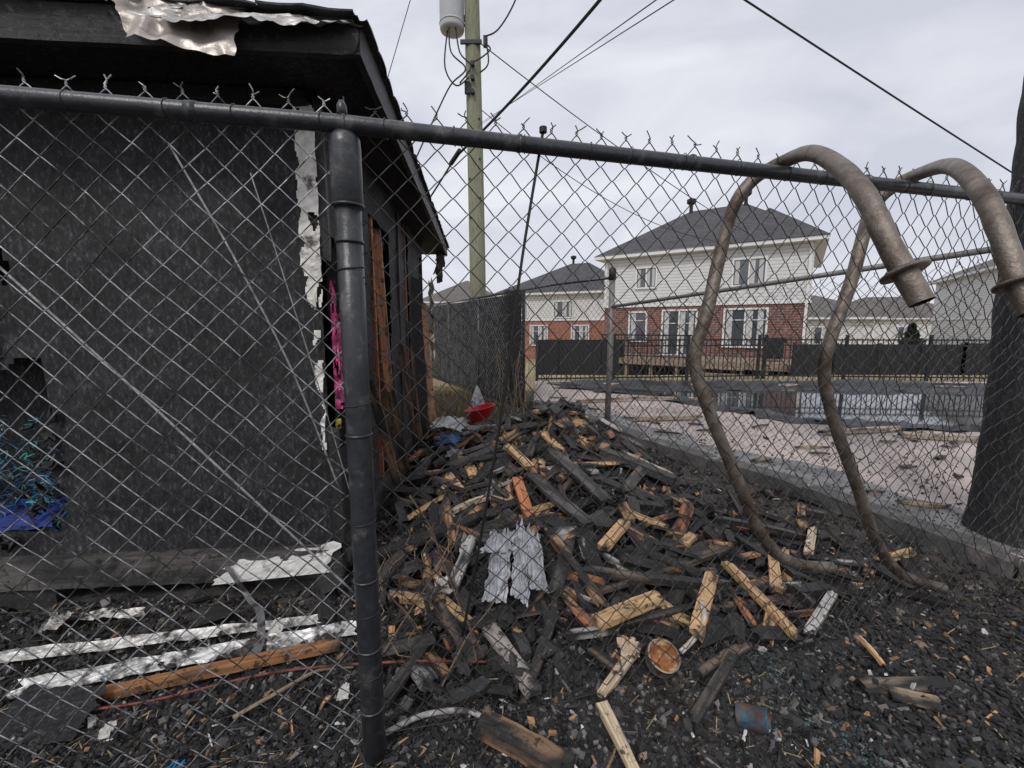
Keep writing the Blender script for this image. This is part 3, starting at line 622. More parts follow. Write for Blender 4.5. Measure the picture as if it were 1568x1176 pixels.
mb=MB(); pts=smoothpath([(-1.42,1.97,.17),(-1.30,1.88,.13),(-1.20,1.80,.10),(-1.10,1.70,.12),(-1.03,1.58,.08),(-1.02,1.47,.05)],6); vs=[];fs=[]
for i,p in enumerate(pts):
    k=.5*math.sin(i*.3); vs+=[p+Vector((-.018,0,.01*k)),p+Vector((.018,0,-.01*k))]
    if i: fs.append((2*i-2,2*i-1,2*i+1,2*i))
mb.add(vs,fs,(.20,.20,.21)); mb.build('metal_strap',M_alu,None,True)
# bent ribbed sheet metal panels lying on the pile
mb=MB()
def ribf(u,v): return .012*(1 if abs((u*3)%1-.5)<.13 else 0)+.02*abs(v-.55)
for (a,b,c_,d_,sd) in (((-.13,1.74,.12),(-.02,1.73,.13),(.0,2.10,.26),(-.10,2.14,.24),1),((-.01,1.75,.15),(.07,1.72,.12),(.10,2.13,.27),(.02,2.15,.29),5),((.08,1.78,.16),(.17,1.82,.12),(.14,2.12,.25),(.07,2.16,.28),9),((-.16,2.02,.2),(.02,1.98,.24),(.04,2.08,.28),(-.12,2.16,.25),14)):
    sheet(mb,a,b,c_,d_,30,34,.022,10,(.40,.41,.43),cvar=.3,ragged=.22,seed=sd,rib=ribf)
mb.build('crumpled_sheet_metal',mk('dull_sheet_metal',attr=1,rough=.5,metal=.35,ns=12,na=.35,bump=.25,bs=50,col2=(.10,.09,.08),c2s=10,c2lo=.56,c2hi=.66))
for (cx,cy,s) in((.46,1.52,.04),(-.33,1.95,.05),(-.25,2.3,.05),(-2.0,1.70,.04),(.9,3.1,.04),(-1.0,1.65,.03),(-.6,1.35,.02),(-1.3,1.2,.02),(.7,2.9,.03),(-.05,2.6,.04)):
    mb=MB(); z=g(cx,cy)+.05; sheet(mb,(cx-s,cy-s,z),(cx+s,cy-s*.7,z),(cx+s*.8,cy+s,z+.03),(cx-s,cy+s,z+.02),10,10,.6*s,1.2/s,(.5,.48,.45) if cx!=.46 else (.5,.38,.27),cvar=.4,ragged=.3,seed=cx*7); mb.build('burnt_scrap',M_vinyl)
M_rust=mk('rusty_tin',(.32,.13,.05),rough=.7,metal=.4,ns=25,na=.6,bump=.4,col2=(.42,.32,.2),c2s=12,c2lo=.5,c2hi=.6)
M_rim=mk('tin_rim',(.34,.30,.23),rough=.5,metal=.7,ns=25,na=.6,bump=.2,col2=(.12,.05,.03),c2s=18)
def tin(cx,cy,cz,r,h,tilt,yaw,mat,mat2):
    e=empty('rusty_tin_can',(cx,cy,cz)); e.rotation_euler=(tilt,0,yaw)
    mb=MB(); n=32
    prof=[(r*.99,0),(r,.004),(r,h*.3),(r*.985,h*.35),(r,h*.4),(r,h),(r*1.04,h+.002),(r*1.03,h+.006),(r*.93,h+.005),(r*.92,h-.008),(r*.7,h-.009),(r*.66,h-.006),(r*.2,h-.007),(0.001,h-.007)]
    vs=[];fs=[]
    for (a,b) in prof:
        for k in range(n): vs.append((a*math.cos(2*math.pi*k/n),a*math.sin(2*math.pi*k/n),b))
    for i in range(len(prof)-1):
        for k in range(n): fs.append((i*n+k,i*n+(k+1)%n,(i+1)*n+(k+1)%n,(i+1)*n+k))
    mb.add(vs[:9*n],[f for f in fs if max(f)<9*n]); mb.build('rim_and_side',mat2,e,True)
    mb=MB(); mb.add(vs[8*n:],[tuple(i-8*n for i in f) for f in fs if min(f)>=8*n]); mb.build('lid',mat,e,True)
tin(.575,1.49,.06,.060,.05,R(28),.2,M_rust,M_rim)
M_bt=mk('scorched_blue_tin',(.05,.10,.13),rough=.6,metal=.3,ns=20,na=.6,bump=.3,col2=(.13,.06,.035),c2s=14,c2lo=.45,c2hi=.55)
tin(.78,1.30,.02,.038,.09,R(75),1.0,M_bt,M_bt)
mb=MB(); n=28
cx,cy,cz=-.36,4.75,.30
prof=[(.10,0),(.17,.13),(.185,.14),(.175,.145),(.165,.13),(.09,.02),(.001,.02)]
vs=[(cx+a*math.cos(2*math.pi*k/n),cy+a*math.sin(2*math.pi*k/n)*.9,cz+b+.04*math.cos(2*math.pi*k/n)) for a,b in prof for k in range(n)]
fs=[(i*n+k,i*n+(k+1)%n,(i+1)*n+(k+1)%n,(i+1)*n+k) for i in range(len(prof)-1) for k in range(n)]
mb.add(vs,fs); mb.build('red_plastic_basin',mk('red_plastic',(.50,.02,.03),rough=.4,ns=8,na=.3,bump=.1),None,True)
mb=MB(); sheet(mb,(-.55,5.2,.3),(-.30,5.2,.3),(-.42,5.25,.62),(-.45,5.25,.62),8,8,.04,8,(.6,.6,.6),seed=3); sheet(mb,(-.9,4.6,.22),(-.5,4.5,.25),(-.5,4.8,.3),(-.9,4.9,.28),12,10,.06,6,(.55,.55,.54),seed=7,ragged=.3); mb.build('white_plastic_sheet',M_vinyl)
mb=MB(); sheet(mb,(-.70,3.80,.26),(-.50,3.75,.28),(-.48,3.92,.33),(-.68,3.97,.32),16,12,.05,8,(.05,.12,.26),cvar=.6,seed=7,ragged=.4); mb.build('blue_tarp_scrap',M_attr)
mb=MB(); sheet(mb,(-.58,3.58,.22),(-.44,3.55,.25),(-.42,3.64,.28),(-.56,3.7,.27),10,8,.04,9,(.24,.28,.34),cvar=.6,seed=2,ragged=.4); mb.build('blue_tarp_scrap',M_attr)
mb=MB(); cx,cy=-1.02,1.10
for k in range(9): mb.tube(smoothpath([(cx+random.uniform(-.02,.02),cy+random.uniform(-.02,.02),g(cx,cy)+.012),(cx+random.uniform(-.04,.04),cy+random.uniform(-.04,.04),g(cx,cy)+.03),(cx+random.uniform(-.06,.07),cy+random.uniform(-.05,.05),g(cx,cy)+.01)],4),.0022,5,col=(.02,.22,.45))
mb.build('blue_string',M_attr)
mb=MB(); sheet(mb,(-1.72,1.16,.03),(-1.42,1.20,.03),(-1.45,1.36,.07),(-1.75,1.38,.06),12,10,.012,8,(.03,.03,.03),ragged=.15); mb.build('asphalt_shingle_piece',M_wall)
x=rng.normal(0,.14,2600);y=rng.normal(0,.07,2600); k=rng.integers(0,3,2600); cxs=np.array([1.02,1.08,.95])[k]; cys=np.array([1.52,1.22,1.75])[k]
x=x+cxs;y=y+cys; s=rng.uniform(.0015,.0045,2600)
scatter('teal_ash',ICO[0],ICO[1],np.stack([x,y,G(x,y)+.004],1),s[:,None]*rng.uniform(.6,1.8,(2600,3)),rotmats(2600),np.array([[.085,.135,.14]])*rng.uniform(.3,1.3,(2600,1)),M_attr)
mb=MB()
for (a,b) in(((-.36,1.45,.75),(-.10,1.45,.10)),((-.50,1.35,.15),(-.20,1.6,.55)),((-.15,1.5,.05),(-.22,1.42,.60)),((-.35,1.6,.05),(-.5,1.3,.6)),((-.28,1.4,.02),(.02,1.7,.35))):
    a=Vector(a);b=Vector(b); pts=[a.lerp(b,t)+Vector((random.uniform(-.015,.015),random.uniform(-.015,.015),random.uniform(-.01,.01))) for t in np.linspace(0,1,6)]
    mb.tube(smoothpath(pts,4),[.004*(1-.5*i/20) for i in range(21)],6,col=(.16,.11,.08))
for k in range(75):
    far=k<45
    cx=random.gauss(.0,.2) if far else random.uniform(-.6,-.2); cy=random.uniform(5.4,6.2) if far else random.uniform(1.5,2.3); zb=g(cx,cy); h=random.uniform(.4,1.3) if far else random.uniform(.1,.35)
    p=[Vector((cx,cy,zb))]
    for q in range(5): p.append(p[-1]+Vector((random.uniform(-.05,.05),random.uniform(-.05,.05),h/5)))
    mb.tube(p,[.0045,.004,.003,.0025,.002,.001],4,col=(.08,.06,.05) if k%2 else (.28,.21,.13))
mb.build('dead_weed_stems',M_attr,None,True)
n=9000; x=np.concatenate([rng.normal(-.7,.35,3000),rng.normal(.0,.2,1000),rng.uniform(-1.9,-.2,5000)]);y=np.concatenate([rng.normal(6.0,.4,3000),rng.normal(5.6,.25,1000),rng.uniform(5.9,9.5,5000)])
h=rng.uniform(.05,.20,n); M=rotmats(n,.35)
scatter('dry_grass',[(-.5,0,0),(.5,0,0),(.1,0,1)],[(0,1,2)],np.stack([x,y,G(x,y)-.01],1),np.stack([np.full(n,.009),np.ones(n),h],1),M,np.array([[.32,.25,.145]])*rng.uniform(.25,1.3,(n,1)),M_grass)

# ---------------------------------------------------------------- pool deck, pool
outer=[(3.1,1.0),(2.64,2.05),(2.26,3.08),(1.45,4.46),(1.22,5.2),(.35,6.8),(.5,9.4),(6,9.3),(14,9.2),(20,9),(20,1)]
inn=smoothpath([(1.3,8.4,0),(2.0,7.7,0),(2.7,7.2,0),(3.3,6.1,0),(4.0,5.3,0),(4.9,4.95,0),(6.0,4.9,0),(7.6,5.2,0),(9.5,6.3,0),(10.2,7.6,0),(9.3,8.5,0),(7,8.8,0),(4.5,8.9,0),(2.2,9.0,0),(1.3,8.4,0)],5)[:-1]
bm=bmesh.new(); zt=.15
vo=[bm.verts.new((a,b,zt)) for a,b in outer]; vi=[bm.verts.new((p.x,p.y,zt)) for p in inn]
ed=[bm.edges.new((l[i],l[(i+1)%len(l)])) for l in(vo,vi) for i in range(len(l))]
bmesh.ops.triangle_fill(bm,use_beauty=True,use_dissolve=False,edges=ed)
for f in bm.faces:
    if f.normal.z<0: f.normal_flip()
for l in(vo,vi):
    lo=[bm.verts.new((v.co.x,v.co.y,-.05)) for v in l]
    for i in range(len(l)):
        bm.faces.new((l[i],l[(i+1)%len(l)],lo[(i+1)%len(l)],lo[i]))
me=bpy.data.meshes.new('pool_deck'); bm.to_mesh(me); bm.free(); me.materials.append(M_conc)
o=bpy.data.objects.new('pool_deck',me); scene.collection.objects.link(o)
E=[(3.1,1.0),(2.64,2.05),(2.26,3.08),(1.45,4.46),(1.22,5.2),(.35,6.8)]
# damp sooty band on the deck along the edge, 4 mm above the slab
mb=MB(); vs=[];fs=[]; yy=np.linspace(1.0,6.7,120)
for i,yv in enumerate(yy):
    x0=float(edge_x(yv))+.07; wv=.30+.16*float(fbm(yv*2.2,1.0,55))+.04*float(fbm(yv*11,1.0,56)); vs+=[(x0,yv,.154),(x0+max(wv,.05),yv+.12,.154)]
    if i: fs.append((2*i-2,2*i-1,2*i+1,2*i))
mb.add(vs,fs); mb.build('wet_deck_border',M_wet)
mb=MB()
for a,b in zip(E[:-1],E[1:]):
    L_=math.hypot(b[0]-a[0],b[1]-a[1]); k=max(1,int(L_/.6))
    for q in range(k):
        t0=q/k;t1=(q+1)/k-.012/L_
        plank(mb,(a[0]+(b[0]-a[0])*t0-.02,a[1]+(b[1]-a[1])*t0,.09),(a[0]+(b[0]-a[0])*t1-.02,a[1]+(b[1]-a[1])*t1,.09),.17,.16,(.13,.125,.12),char=.35,seg=8,jag=.15)
mb.build('deck_kerb',M_curb)
pool=empty('swimming_pool')
mb=MB(); P=[(p.x,p.y) for p in inn]; c=(5.8,7.0)
mb.add([(x,y,.075) for x,y in P],[tuple(range(len(P)))]); 
mw,tw,bw=nt('pool_water'); bw.inputs['Base Color'].default_value=(.03,.035,.04,1); bw.inputs['Roughness'].default_value=.04; bw.inputs['IOR'].default_value=1.33; bw.inputs['Specular IOR Level'].default_value=.8
nb=N(tw,'ShaderNodeTexNoise',Scale=3,Detail=2); bpn=N(tw,'ShaderNodeBump',Strength=.05,Distance=.02); tw.links.new(nb.outputs[0],bpn.inputs['Height']); tw.links.new(bpn.outputs[0],bw.inputs['Normal'])
mb.build('water',mw,pool)
mb=MB(); vs=[];fs=[]
PP=smoothpath([(x,y,0) for x,y in P+[P[0]]],3)[:-1]; n=len(PP); rings=[(1.11,.163,.05),(1.05,.20,.05),(1.0,.17,.04),(.95,.12,.03),(.87,.09,.04),(.80,.08,.03),(.74,.06,.03)]
for s,z,am in rings:
    for i,p in enumerate(PP):
        k=s+.07*float(fbm(i*.25,s*9,5)); k2=am*float(fbm(i*.4,s*17,8))
        vs.append((c[0]+(p.x-c[0])*k,c[1]+(p.y-c[1])*k,z+max(k2,-.01 if z<.17 else .0)))
for r_ in range(len(rings)-1):
    for i in range(n): fs.append((r_*n+i,r_*n+(i+1)%n,(r_+1)*n+(i+1)%n,(r_+1)*n+i))
mb.add(vs,fs); mb.build('burnt_liner',M_liner_shade,pool,True)
mb=MB()
for k in range(75):
    y=random.uniform(2.4,7.2); x=float(edge_x(y))+abs(random.gauss(0,2.0))+.15; L_=random.uniform(.05,.35); a=random.uniform(-.6,.6)+(math.pi/2 if random.random()<.25 else 0)
    if ((x-5.8)/4.9)**2+((y-7)/2.4)**2<1: continue
    plank(mb,(x,y,.17),(x+L_*math.cos(a),y+L_*math.sin(a),.17),random.uniform(.015,.05),.02,random.choice([(.1,.08,.06),(.45,.33,.2),(.25,.21,.17)]),char=.7,seg=4)
for (x,y,L_,a) in((1.55,5.3,.9,.1),(2.0,6.9,1.3,-.2),(3.4,4.6,1.1,.15),(4.6,3.9,1.0,.1),(4.2,4.5,.8,-.3),(1.0,6.6,1.0,.2)):
    plank(mb,(x,y,.19),(x+L_*math.cos(a),y+L_*math.sin(a),.20),.07,.04,(.45,.36,.26),char=.5,seg=10)
mb.build('scattered_burnt_wood',M_wood)
x=rng.uniform(.6,9,14000);y=rng.uniform(2.0,6.5,14000); k=(x>edge_x(y)+.08)&(x<edge_x(y)+rng.exponential(1.0,14000)); x=x[k];y=y[k]; n=len(x); s=rng.uniform(.002,.010,n)
scatter('deck_ash_crumbs',ICO[0],ICO[1],np.stack([x,y,np.full(n,.156)],1),s[:,None]*rng.uniform(.6,1.5,(n,3)),rotmats(n),np.array([[.05,.047,.045]])*rng.uniform(.5,2,(n,1)),M_attr)

pf=empty('iron_picket_fence'); mb=MB()
def picket(a,b,z,h):
    a=Vector(a);b=Vector(b); L_=(b-a).length; d=(b-a).normalized(); n=int(L_/.12); ang=math.atan2(d.y,d.x); Mr=Matrix.Rotation(ang,3,'Z')
    for i in range(n+1):
        p=a+d*i*.12; mb.box((p.x,p.y,z+h/2),(.016,.016,h),Mr)
        if i%16==0: mb.box((p.x,p.y,z+h/2+.03),(.06,.06,h+.12),Mr)
    for zz in(.12,h-.18,h-.04): mb.box(((a.x+b.x)/2,(a.y+b.y)/2,z+zz),(L_,.03,.035),Mr)
picket((.6,10.2),(6.5,10.9),-.02,1.08); picket((6.5,10.9),(16,9.9),-.02,1.08); mb.build('pickets_and_rails',M_iron,pf)
e=empty('black_privacy_fence'); mb=MB()
for a,b,z0,z1 in(((1.0,16),(4.4,16.8),-.8,.82),((8.6,13.0),(13.5,12.7),-.20,.82),((13.5,12.7),(22,11.5),-.2,.86)):
    sheet(mb,(a[0],a[1],z0),(b[0],b[1],z0),(b[0],b[1],z1),(a[0],a[1],z1),30,4,.02,2,(.02,.02,.02))
    n=4
    for k in range(n+1): mb.box((a[0]+(b[0]-a[0])*k/n,a[1]+(b[1]-a[1])*k/n-.05,(z0+z1)/2),(.07,.07,z1-z0+.08))
mb.build('panels_and_posts',M_screen,e)

# ---------------------------------------------------------------- houses
def coordmat(name,kind,c1,c2,mortar=(.35,.33,.31)):
    m,t,b=nt(name); L=t.links; tc=N(t,'ShaderNodeTexCoord'); sp=N(t,'ShaderNodeSeparateXYZ'); L.new(tc.outputs['Object'],sp.inputs[0])
    ad=N(t,'ShaderNodeMath',operation='ADD'); L.new(sp.outputs[0],ad.inputs[0]); L.new(sp.outputs[1],ad.inputs[1])
    cb=N(t,'ShaderNodeCombineXYZ'); L.new(ad.outputs[0],cb.inputs[0]); L.new(sp.outputs[2],cb.inputs[1])
    br=N(t,'ShaderNodeTexBrick'); L.new(cb.outputs[0],br.inputs['Vector']); br.inputs['Color1'].default_value=(*c1,1);br.inputs['Color2'].default_value=(*c2,1);br.inputs['Mortar'].default_value=(*mortar,1)
    br.inputs['Scale'].default_value=1
    if kind=='brick': br.inputs['Brick Width'].default_value=.26;br.inputs['Row Height'].default_value=.095;br.inputs['Mortar Size'].default_value=.012
    if kind=='siding': br.inputs['Brick Width'].default_value=3.6;br.inputs['Row Height'].default_value=.13;br.inputs['Mortar Size'].default_value=.010
    if kind=='shingle': br.inputs['Brick Width'].default_value=.3;br.inputs['Row Height'].default_value=.10;br.inputs['Mortar Size'].default_value=.006
    n=N(t,'ShaderNodeTexNoise',Scale=4,Detail=6,Roughness=.75); L.new(cb.outputs[0],n.inputs['Vector'])
    mr=N(t,'ShaderNodeMapRange'); mr.inputs[1].default_value=.3;mr.inputs[2].default_value=.7;k=.35 if kind!='siding' else .1; mr.inputs[3].default_value=1-k;mr.inputs[4].default_value=1+k; L.new(n.outputs[0],mr.inputs[0])
    vm=N(t,'ShaderNodeVectorMath',operation='SCALE'); L.new(br.outputs[0],vm.inputs[0]); L.new(mr.outputs[0],vm.inputs['Scale']); L.new(vm.outputs[0],b.inputs['Base Color'])
    b.inputs['Roughness'].default_value=.85; bpn=N(t,'ShaderNodeBump',Strength=.4,Distance=.01); L.new(br.outputs['Fac'],bpn.inputs['Height']); bpn.invert=True; L.new(bpn.outputs[0],b.inputs['Normal'])
    return m
M_brick=coordmat('red_brick','brick',(.225,.088,.066),(.125,.055,.045),(.26,.22,.20))
M_brick2=coordmat('orange_brick','brick',(.34,.10,.06),(.25,.08,.05),(.3,.24,.2))
M_sid=coordmat('white_siding','siding',(.66,.66,.65),(.64,.64,.64),(.36,.36,.37))
M_shin=coordmat('dark_shingles','shingle',(.080,.077,.082),(.058,.058,.063),(.035,.035,.037))
M_shin2=coordmat('brown_shingles','shingle',(.15,.135,.125),(.11,.10,.095),(.07,.065,.06))
M_frame=mk('white_window_frame',(.72,.72,.71),rough=.5,na=.05,bump=0)
M_glass,tg,bgp=nt('window_glass'); bgp.inputs['Base Color'].default_value=(.07,.08,.09,1); bgp.inputs['Roughness'].default_value=.06; bgp.inputs['Specular IOR Level'].default_value=.9
M_curt=mk('curtains',(.50,.50,.49),rough=.9,na=.25,ns=6,stretch=(6,6,.3),bump=0)
M_deck=mk('deck_wood',(.26,.20,.15),rough=.85,na=.4,ns=5,stretch=(1,8,8),bump=.2)
def house(name,A,B,depth,zb,hb,he,hr,wins,mb_br,mb_sd,mb_rf,ins=None,chim=()):
    A=Vector(A);B=Vector(B); Wd=(B-A).length; ang=math.atan2(B.y-A.y,B.x-A.x)
    e=empty(name,(A.x,A.y,zb),ang)
    mb=MB(); mb.box((Wd/2,depth/2,hb/2),(Wd,depth,hb)); mb.build('ground_floor_walls',mb_br,e)
    mb=MB(); mb.box((Wd/2,depth/2,(hb+he)/2),(Wd+.06,depth+.06,he-hb)); mb.build('upper_floor_walls',mb_sd,e)
    mb=MB(); mb.box((Wd/2,depth/2,hb),(Wd+.12,depth+.12,.10)); mb.box((Wd/2,depth/2,he+.01),(Wd+.7,depth+.7,.04)); mb.box((Wd/2,-.37,he+.07),(Wd+.8,.06,.15)); mb.box((Wd/2,depth+.37,he+.07),(Wd+.8,.06,.15))
    mb.box((-.37,depth/2,he+.07),(.06,depth+.68,.15)); mb.box((Wd+.37,depth/2,he+.07),(.06,depth+.68,.15))
    mb.box((.08,-.06,(hb+he)/2),(.09,.07,he-hb)); mb.box((Wd-.08,-.06,he/2),(.09,.07,he))
    mb.build('trim_and_gutters',M_frame,e)
    mb=MB(); o=.42; ins=ins if ins is not None else depth/2*.85
    v=[(-o,-o,he+.13),(Wd+o,-o,he+.13),(Wd+o,depth+o,he+.13),(-o,depth+o,he+.13),(ins,depth/2,he+hr),(Wd-ins,depth/2,he+hr)]
    mb.add(v,[(0,1,5,4),(1,2,5),(2,3,4,5),(3,0,4)]); mb.build('roof',mb_rf,e)
    mb=MB()
    for (cx,cy,cz) in chim:
        mb.box((cx,cy,cz),(.14,.14,.5)); mb.tube([(cx,cy,cz+.2),(cx,cy,cz+.3),(cx,cy,cz+.45),(cx,cy,cz+.5)],[.1,.22,.22,.08],12)
    if chim: mb.build('roof_vents',M_iron,e)
    fr=MB();gl=MB();cu=MB()
    for (s0,s1,z0,z1,npan) in wins:
        y=-.045; cx=(s0+s1)/2; cz=(z0+z1)/2; ww=s1-s0; hh=z1-z0; f=.07
        fr.box((cx,y,z0-f/2),(ww+2*f,.12,f)); fr.box((cx,y,z1+f/2),(ww+2*f,.12,f)); fr.box((s0-f/2,y,cz),(f,.11,hh)); fr.box((s1+f/2,y,cz),(f,.11,hh))
        for k in range(1,npan): fr.box((s0+ww*k/npan,y,cz),(.06,.10,hh))
        if hh>1.1: fr.box((cx,y-.001,z0+hh*.72),(ww,.07,.03))
        gl.box((cx,-.045,cz),(ww,.02,hh))
        for k in range(npan):
            w1=ww/npan
            cu.box((s0+w1*k+w1*.22,-.058,cz+.02),(w1*.30,.004,hh*.96)); 
            if k%2: cu.box((s0+w1*k+w1*.75,-.058,cz+.02),(w1*.28,.004,hh*.96))
    fr.build('window_frames',M_frame,e); gl.build('window_panes',M_glass,e); cu.build('curtains',M_curt,e)
    return e,Wd
h1,W1=house('two_storey_brick_house',(4.3,20),(10.75,15.6),8,-.9,3.15,5.25,2.6,[(1.25,1.95,1.65,2.85,1),(2.7,4.0,1.08,2.9,2),(5.1,6.5,1.5,2.9,2),(1.5,2.3,3.95,4.75,2),(5.3,6.35,3.85,4.8,2)],M_brick,M_sid,M_shin,ins=2.7,chim=((2.75,3.8,7.9),(5.1,3.8,7.9)))
mb=MB(); v=[(4.4,-.44,5.39),(W1+.42,-.44,5.39),(W1+.42,4,5.39),(4.4,4,5.39),(6.2,1.9,7.05),(6.2,4.2,7.35)]; mb.add(v,[(0,1,4),(1,2,5,4),(3,0,4,5)]); mb.build('roof_hip_extension',M_shin,h1)
mb=MB()
mb.box((4.4,-1.4,1.0),(6.8,2.6,.10)); mb.box((4.4,-2.72,.93),(6.8,.05,.24))
for k in range(8): mb.box((1.1+k*.95,-2.6,.45),(.12,.12,.9))
for k in range(5): mb.box((5.4,-2.85-.28*k,.82-.18*k),(1.6,.28,.05)); 
for s in(4.62,6.18): mb.box((s,-3.4,.45),(.05,1.4,.1),Matrix.Rotation(R(-32),3,'X'))
mb.build('wooden_deck',M_deck,h1)
mb=MB()
for k in range(28): mb.box((1.05+.13*k,-2.68,1.48),(.022,.022,.9))
mb.box((2.8,-2.68,1.93),(3.6,.05,.05)); mb.box((2.8,-2.68,1.14),(3.6,.04,.04)); mb.build('deck_railing',M_iron,h1)
mb=MB(); mb.box((6.9,-1.6,1.45),(.6,.5,.5)); mb.box((6.9,-1.6,1.78),(.7,.5,.16)); mb.box((6.9,-1.6,1.2),(.5,.4,.1)); mb.build('barbecue',M_iron,h1)
mb=MB(); mb.box((4.4,-.02,.5),(6.8,.04,.9)); mb.build('under_deck_shade',M_liner_shade,h1)  # black sheet on the house wall, standing in for shade beneath the deck
house('neighbour_brick_house',(-.9,31),(7.2,27),9,-.9,2.7,4.4,2.6,[(1.2,2.2,2.9,3.9,2),(4.2,5.5,2.9,3.9,2),(2.5,3.7,1.0,2.3,2),(5.5,6.6,1.0,2.3,2)],M_brick2,M_sid,M_shin,ins=3.8,chim=((4,4.5,7.1),))
house('neighbour_brick_house',(-8,38),(-.8,38),9,-.9,2.6,4.3,2.4,[(1.2,2.4,2.9,3.9,2),(4.2,5.6,2.9,3.9,2)],M_brick2,M_sid,M_shin2,ins=3.5)
house('distant_white_house',(22.5,44),(38,42),11,-.9,2.6,3.0,2.7,[(1.2,2.4,1.2,2.2,2),(4.2,5.6,1.2,2.2,2),(8,9.3,1.2,2.2,2),(11,12.5,1.2,2.2,2)],M_sid,M_sid,M_shin2,ins=5)
house('distant_white_house',(31,40),(42,38),9,-.9,2.6,2.9,2.3,[(1.2,2.4,1.2,2.2,2),(4.2,5.6,1.2,2.2,2)],M_sid,M_sid,M_shin2,ins=4)
house('distant_white_house',(17.5,27),(22,26),9,-.9,2.4,2.7,1.4,[(1.2,2.4,1.2,2.2,2)],M_sid,M_sid,M_shin2,ins=2)
house('white_siding_house',(24.2,21.5),(32,17),9,-.9,2.7,5.1,2.2,[(1.0,2.4,3.6,4.8,2),(4.2,5.6,3.6,4.8,2),(1.0,2.4,1.2,2.4,2)],M_sid,M_sid,M_shin2,ins=3.8)
house('distant_white_house',(8,52),(20,52),9,-.9,2.6,3.4,2.5,[(1.2,2.4,1.2,2.2,2)],M_sid,M_sid,M_shin2,ins=4)
M_leaf=mk('evergreen_foliage',attr=1,rough=.8,ns=3,na=.3,bump=0)
def conifer(cx,cy,zb,h,r):
    e=empty('evergreen_tree'); n=1800; t_=rng.uniform(0,1,n)**.8; rr=r*(1-t_)*rng.uniform(.45,1.1,n)*(1+.2*np.sin(t_*30)); a=rng.uniform(0,2*np.pi,n)
    pos=np.stack([cx+rr*np.cos(a),cy+rr*np.sin(a),zb+.2+t_*h],1)
    o=scatter('foliage',[(-.5,0,0),(.5,0,0),(0,1,0)],[(0,1,2)],pos,np.full((n,3),.22),rotmats(n),np.array([[.045,.06,.035]])*rng.uniform(.4,1.6,(n,1)),M_leaf); o.parent=e
    mb=MB(); mb.tube([(cx,cy,zb),(cx,cy,zb+h*.9)],[.12,.02],8); mb.build('trunk',M_pole,e)
conifer(31,30,-.9,2.7,1.1); conifer(33,30.5,-.9,2.4,1.0); conifer(29,31,-.9,2.2,1.0)

# ---------------------------------------------------------------- utility pole + lines
up=empty('utility_pole')
mb=MB(); mb.tube([(-.85,11,-.3),(-.87,11,3),(-.90,11,6),(-.94,11,9),(-.95,11,10.4)],[.205,.20,.19,.175,.165],24); mb.build('pole',M_pole,up,True)
mb=MB(); tx,ty=-1.40,10.95
mb.tube([(tx,ty,8.18),(tx,ty,8.20),(tx,ty,8.25),(tx,ty,9.35),(tx,ty,9.42),(tx,ty,9.5)],[.20,.27,.285,.285,.30,.1],28)
mb.tube([(tx,ty,8.33),(tx,ty,8.36)],.295,28); mb.tube([(tx-.12,ty-.1,9.45),(tx-.12,ty-.1,9.75)],.05,10)
mb.build('transformer',M_trans,up,True)
mb=MB(); mb.box((-1.12,11,8.5),(.3,.12,.08)); mb.box((-1.12,11,9.2),(.3,.12,.08)); mb.box((-.95,10.83,7.9),(.5,.06,.08)); mb.box((-.62,10.9,7.95),(.1,.1,.22)); mb.box((-1.05,10.8,6.9),(.12,.08,.25))
for zz in(7.4,7.1,6.8): mb.tube([(-.92,10.82,zz),(-.92,10.70,zz)],.05,10)
for k in range(6): mb.box((-.78 if k%2 else -1.02,10.85,4+.45*k),(.05,.05,.03))
mb.build('brackets_and_insulators',M_iron,up)
mb=MB()
for P_ in([(-1.45,10.8,8.2),(-1.39,10.6,7.55),(-1.065,10.6,7.2),(-1.4,10.5,6.8),(-1.79,10.5,6.1),(-2.5,10.3,4.6),(-3.2,9.8,3.2)],[(-1.3,10.8,8.2),(-1.2,10.7,7.6),(-.95,10.7,7.3),(-1.2,10.6,6.9)],[(-1.5,10.9,8.2),(-1.55,10.7,7.3),(-1.3,10.7,6.9),(-1.0,10.75,7.1)],[(-.62,10.8,8.0),(-.3,10.7,8.1),(.1,10.5,8.6),(.5,10.3,9.6)],[(-.62,10.8,7.85),(-.5,10.75,7.7),(-.7,10.7,7.5),(-.9,10.7,7.4)],[(-.6,10.8,7.9),(-.55,10.75,7.4),(-.75,10.75,7.2)]):
    mb.tube(smoothpath(P_,6),.018,5)
mb.build('jumper_cables',M_cable,up)
def line(name,a,b,sag,r):
    a=Vector(a);b=Vector(b); pts=[a.lerp(b,t)-Vector((0,0,sag*4*t*(1-t))) for t in np.linspace(0,1,24)]
    mb=MB(); mb.tube(pts,r,6); mb.build(name,M_cable)
line('power_line',(-1.9,7.2,2.65),(-.69,5.5,3.40),.03,.012)
line('power_line',(-.69,5.5,3.40),(1.6,2.2,4.25),.12,.014)
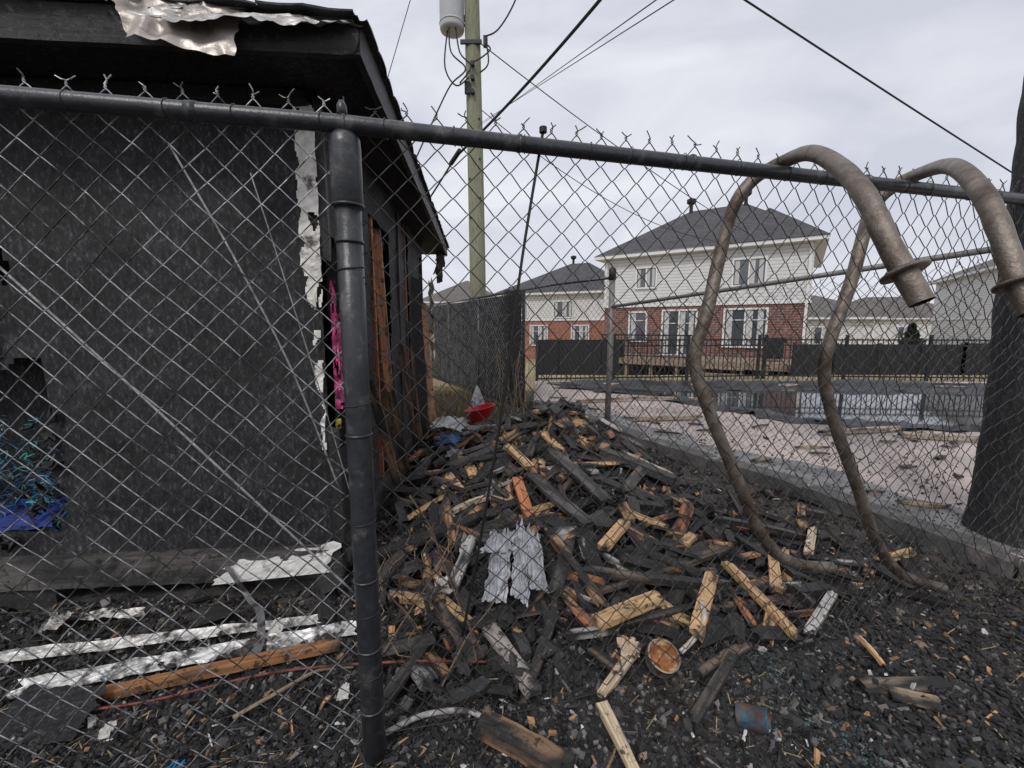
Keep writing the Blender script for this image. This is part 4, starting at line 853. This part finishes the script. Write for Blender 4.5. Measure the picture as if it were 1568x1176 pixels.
mb=MB(); mb.tube([(-.76,5.6,3.36),(-.62,5.38,3.43)],.028,8); mb.build('cable_splice',M_cable)
line('power_line',(-.8,10.9,6.1),(1.25,1.6,2.95),.0,.004)
line('power_line',(-.8,10.9,6.15),(1.4,1.6,2.95),.0,.004)
line('power_line',(-.76,10.9,7.93),(9.6,17.2,4.75),.2,.012)
line('power_line',(-1.0,4.7,6.45),(16,10.2,2.3),.05,.012)
line('power_line',(-1.9,12,11.5),(-4.5,12,4.2),.0,.010)
line('power_line',(-.9,10.9,6.6),(9.6,17.3,4.6),.9,.010)

# ---------------------------------------------------------------- charred tree trunk right
e=empty('charred_tree'); n=40; vs=[];fs=[];K=120
for i in range(K+1):
    t_=i/K; z=-.1+4.9*t_; cx=2.93-.10*t_+.015*math.sin(z*2); cy=2.32; r=.205*(1-.14*t_)+.05*math.exp(-z*8 if z>0 else 0)
    for k in range(n):
        a=2*math.pi*k/n; q=Vector((math.cos(a)*4.5,math.sin(a)*4.5,z*1.1)); rr=r*(1+.09*mn.noise(q)+.09*abs(mn.noise(q*3.5)))
        vs.append((cx+rr*math.cos(a),cy+rr*math.sin(a),z))
for i in range(K):
    for k in range(n): fs.append((i*n+k,i*n+(k+1)%n,(i+1)*n+(k+1)%n,(i+1)*n+k))
mb=MB(); mb.add(vs,fs,(.02,.02,.02))
for a,b in(((2.83,2.3,4.6),(3.4,2.6,6.4)),((2.83,2.3,4.7),(2.9,2.0,6.8)),((2.9,2.3,4.0),(3.7,1.9,5.4))):
    a=Vector(a);b=Vector(b); mb.tube([a,a.lerp(b,.3)+Vector((.05,0,.1)),a.lerp(b,.7),b],[.12,.09,.06,.03],10,col=(.02,.02,.02))
mb.build('trunk',M_wall,e,True)

cd=bpy.data.cameras.new('camera'); cam=bpy.data.objects.new('camera',cd); scene.collection.objects.link(cam)
cam.location=(0,0,1.35); cam.rotation_euler=(R(90-7.7),0,0); cd.sensor_width=36; cd.lens=14.92; cd.clip_start=.02; cd.clip_end=2000
scene.camera=cam
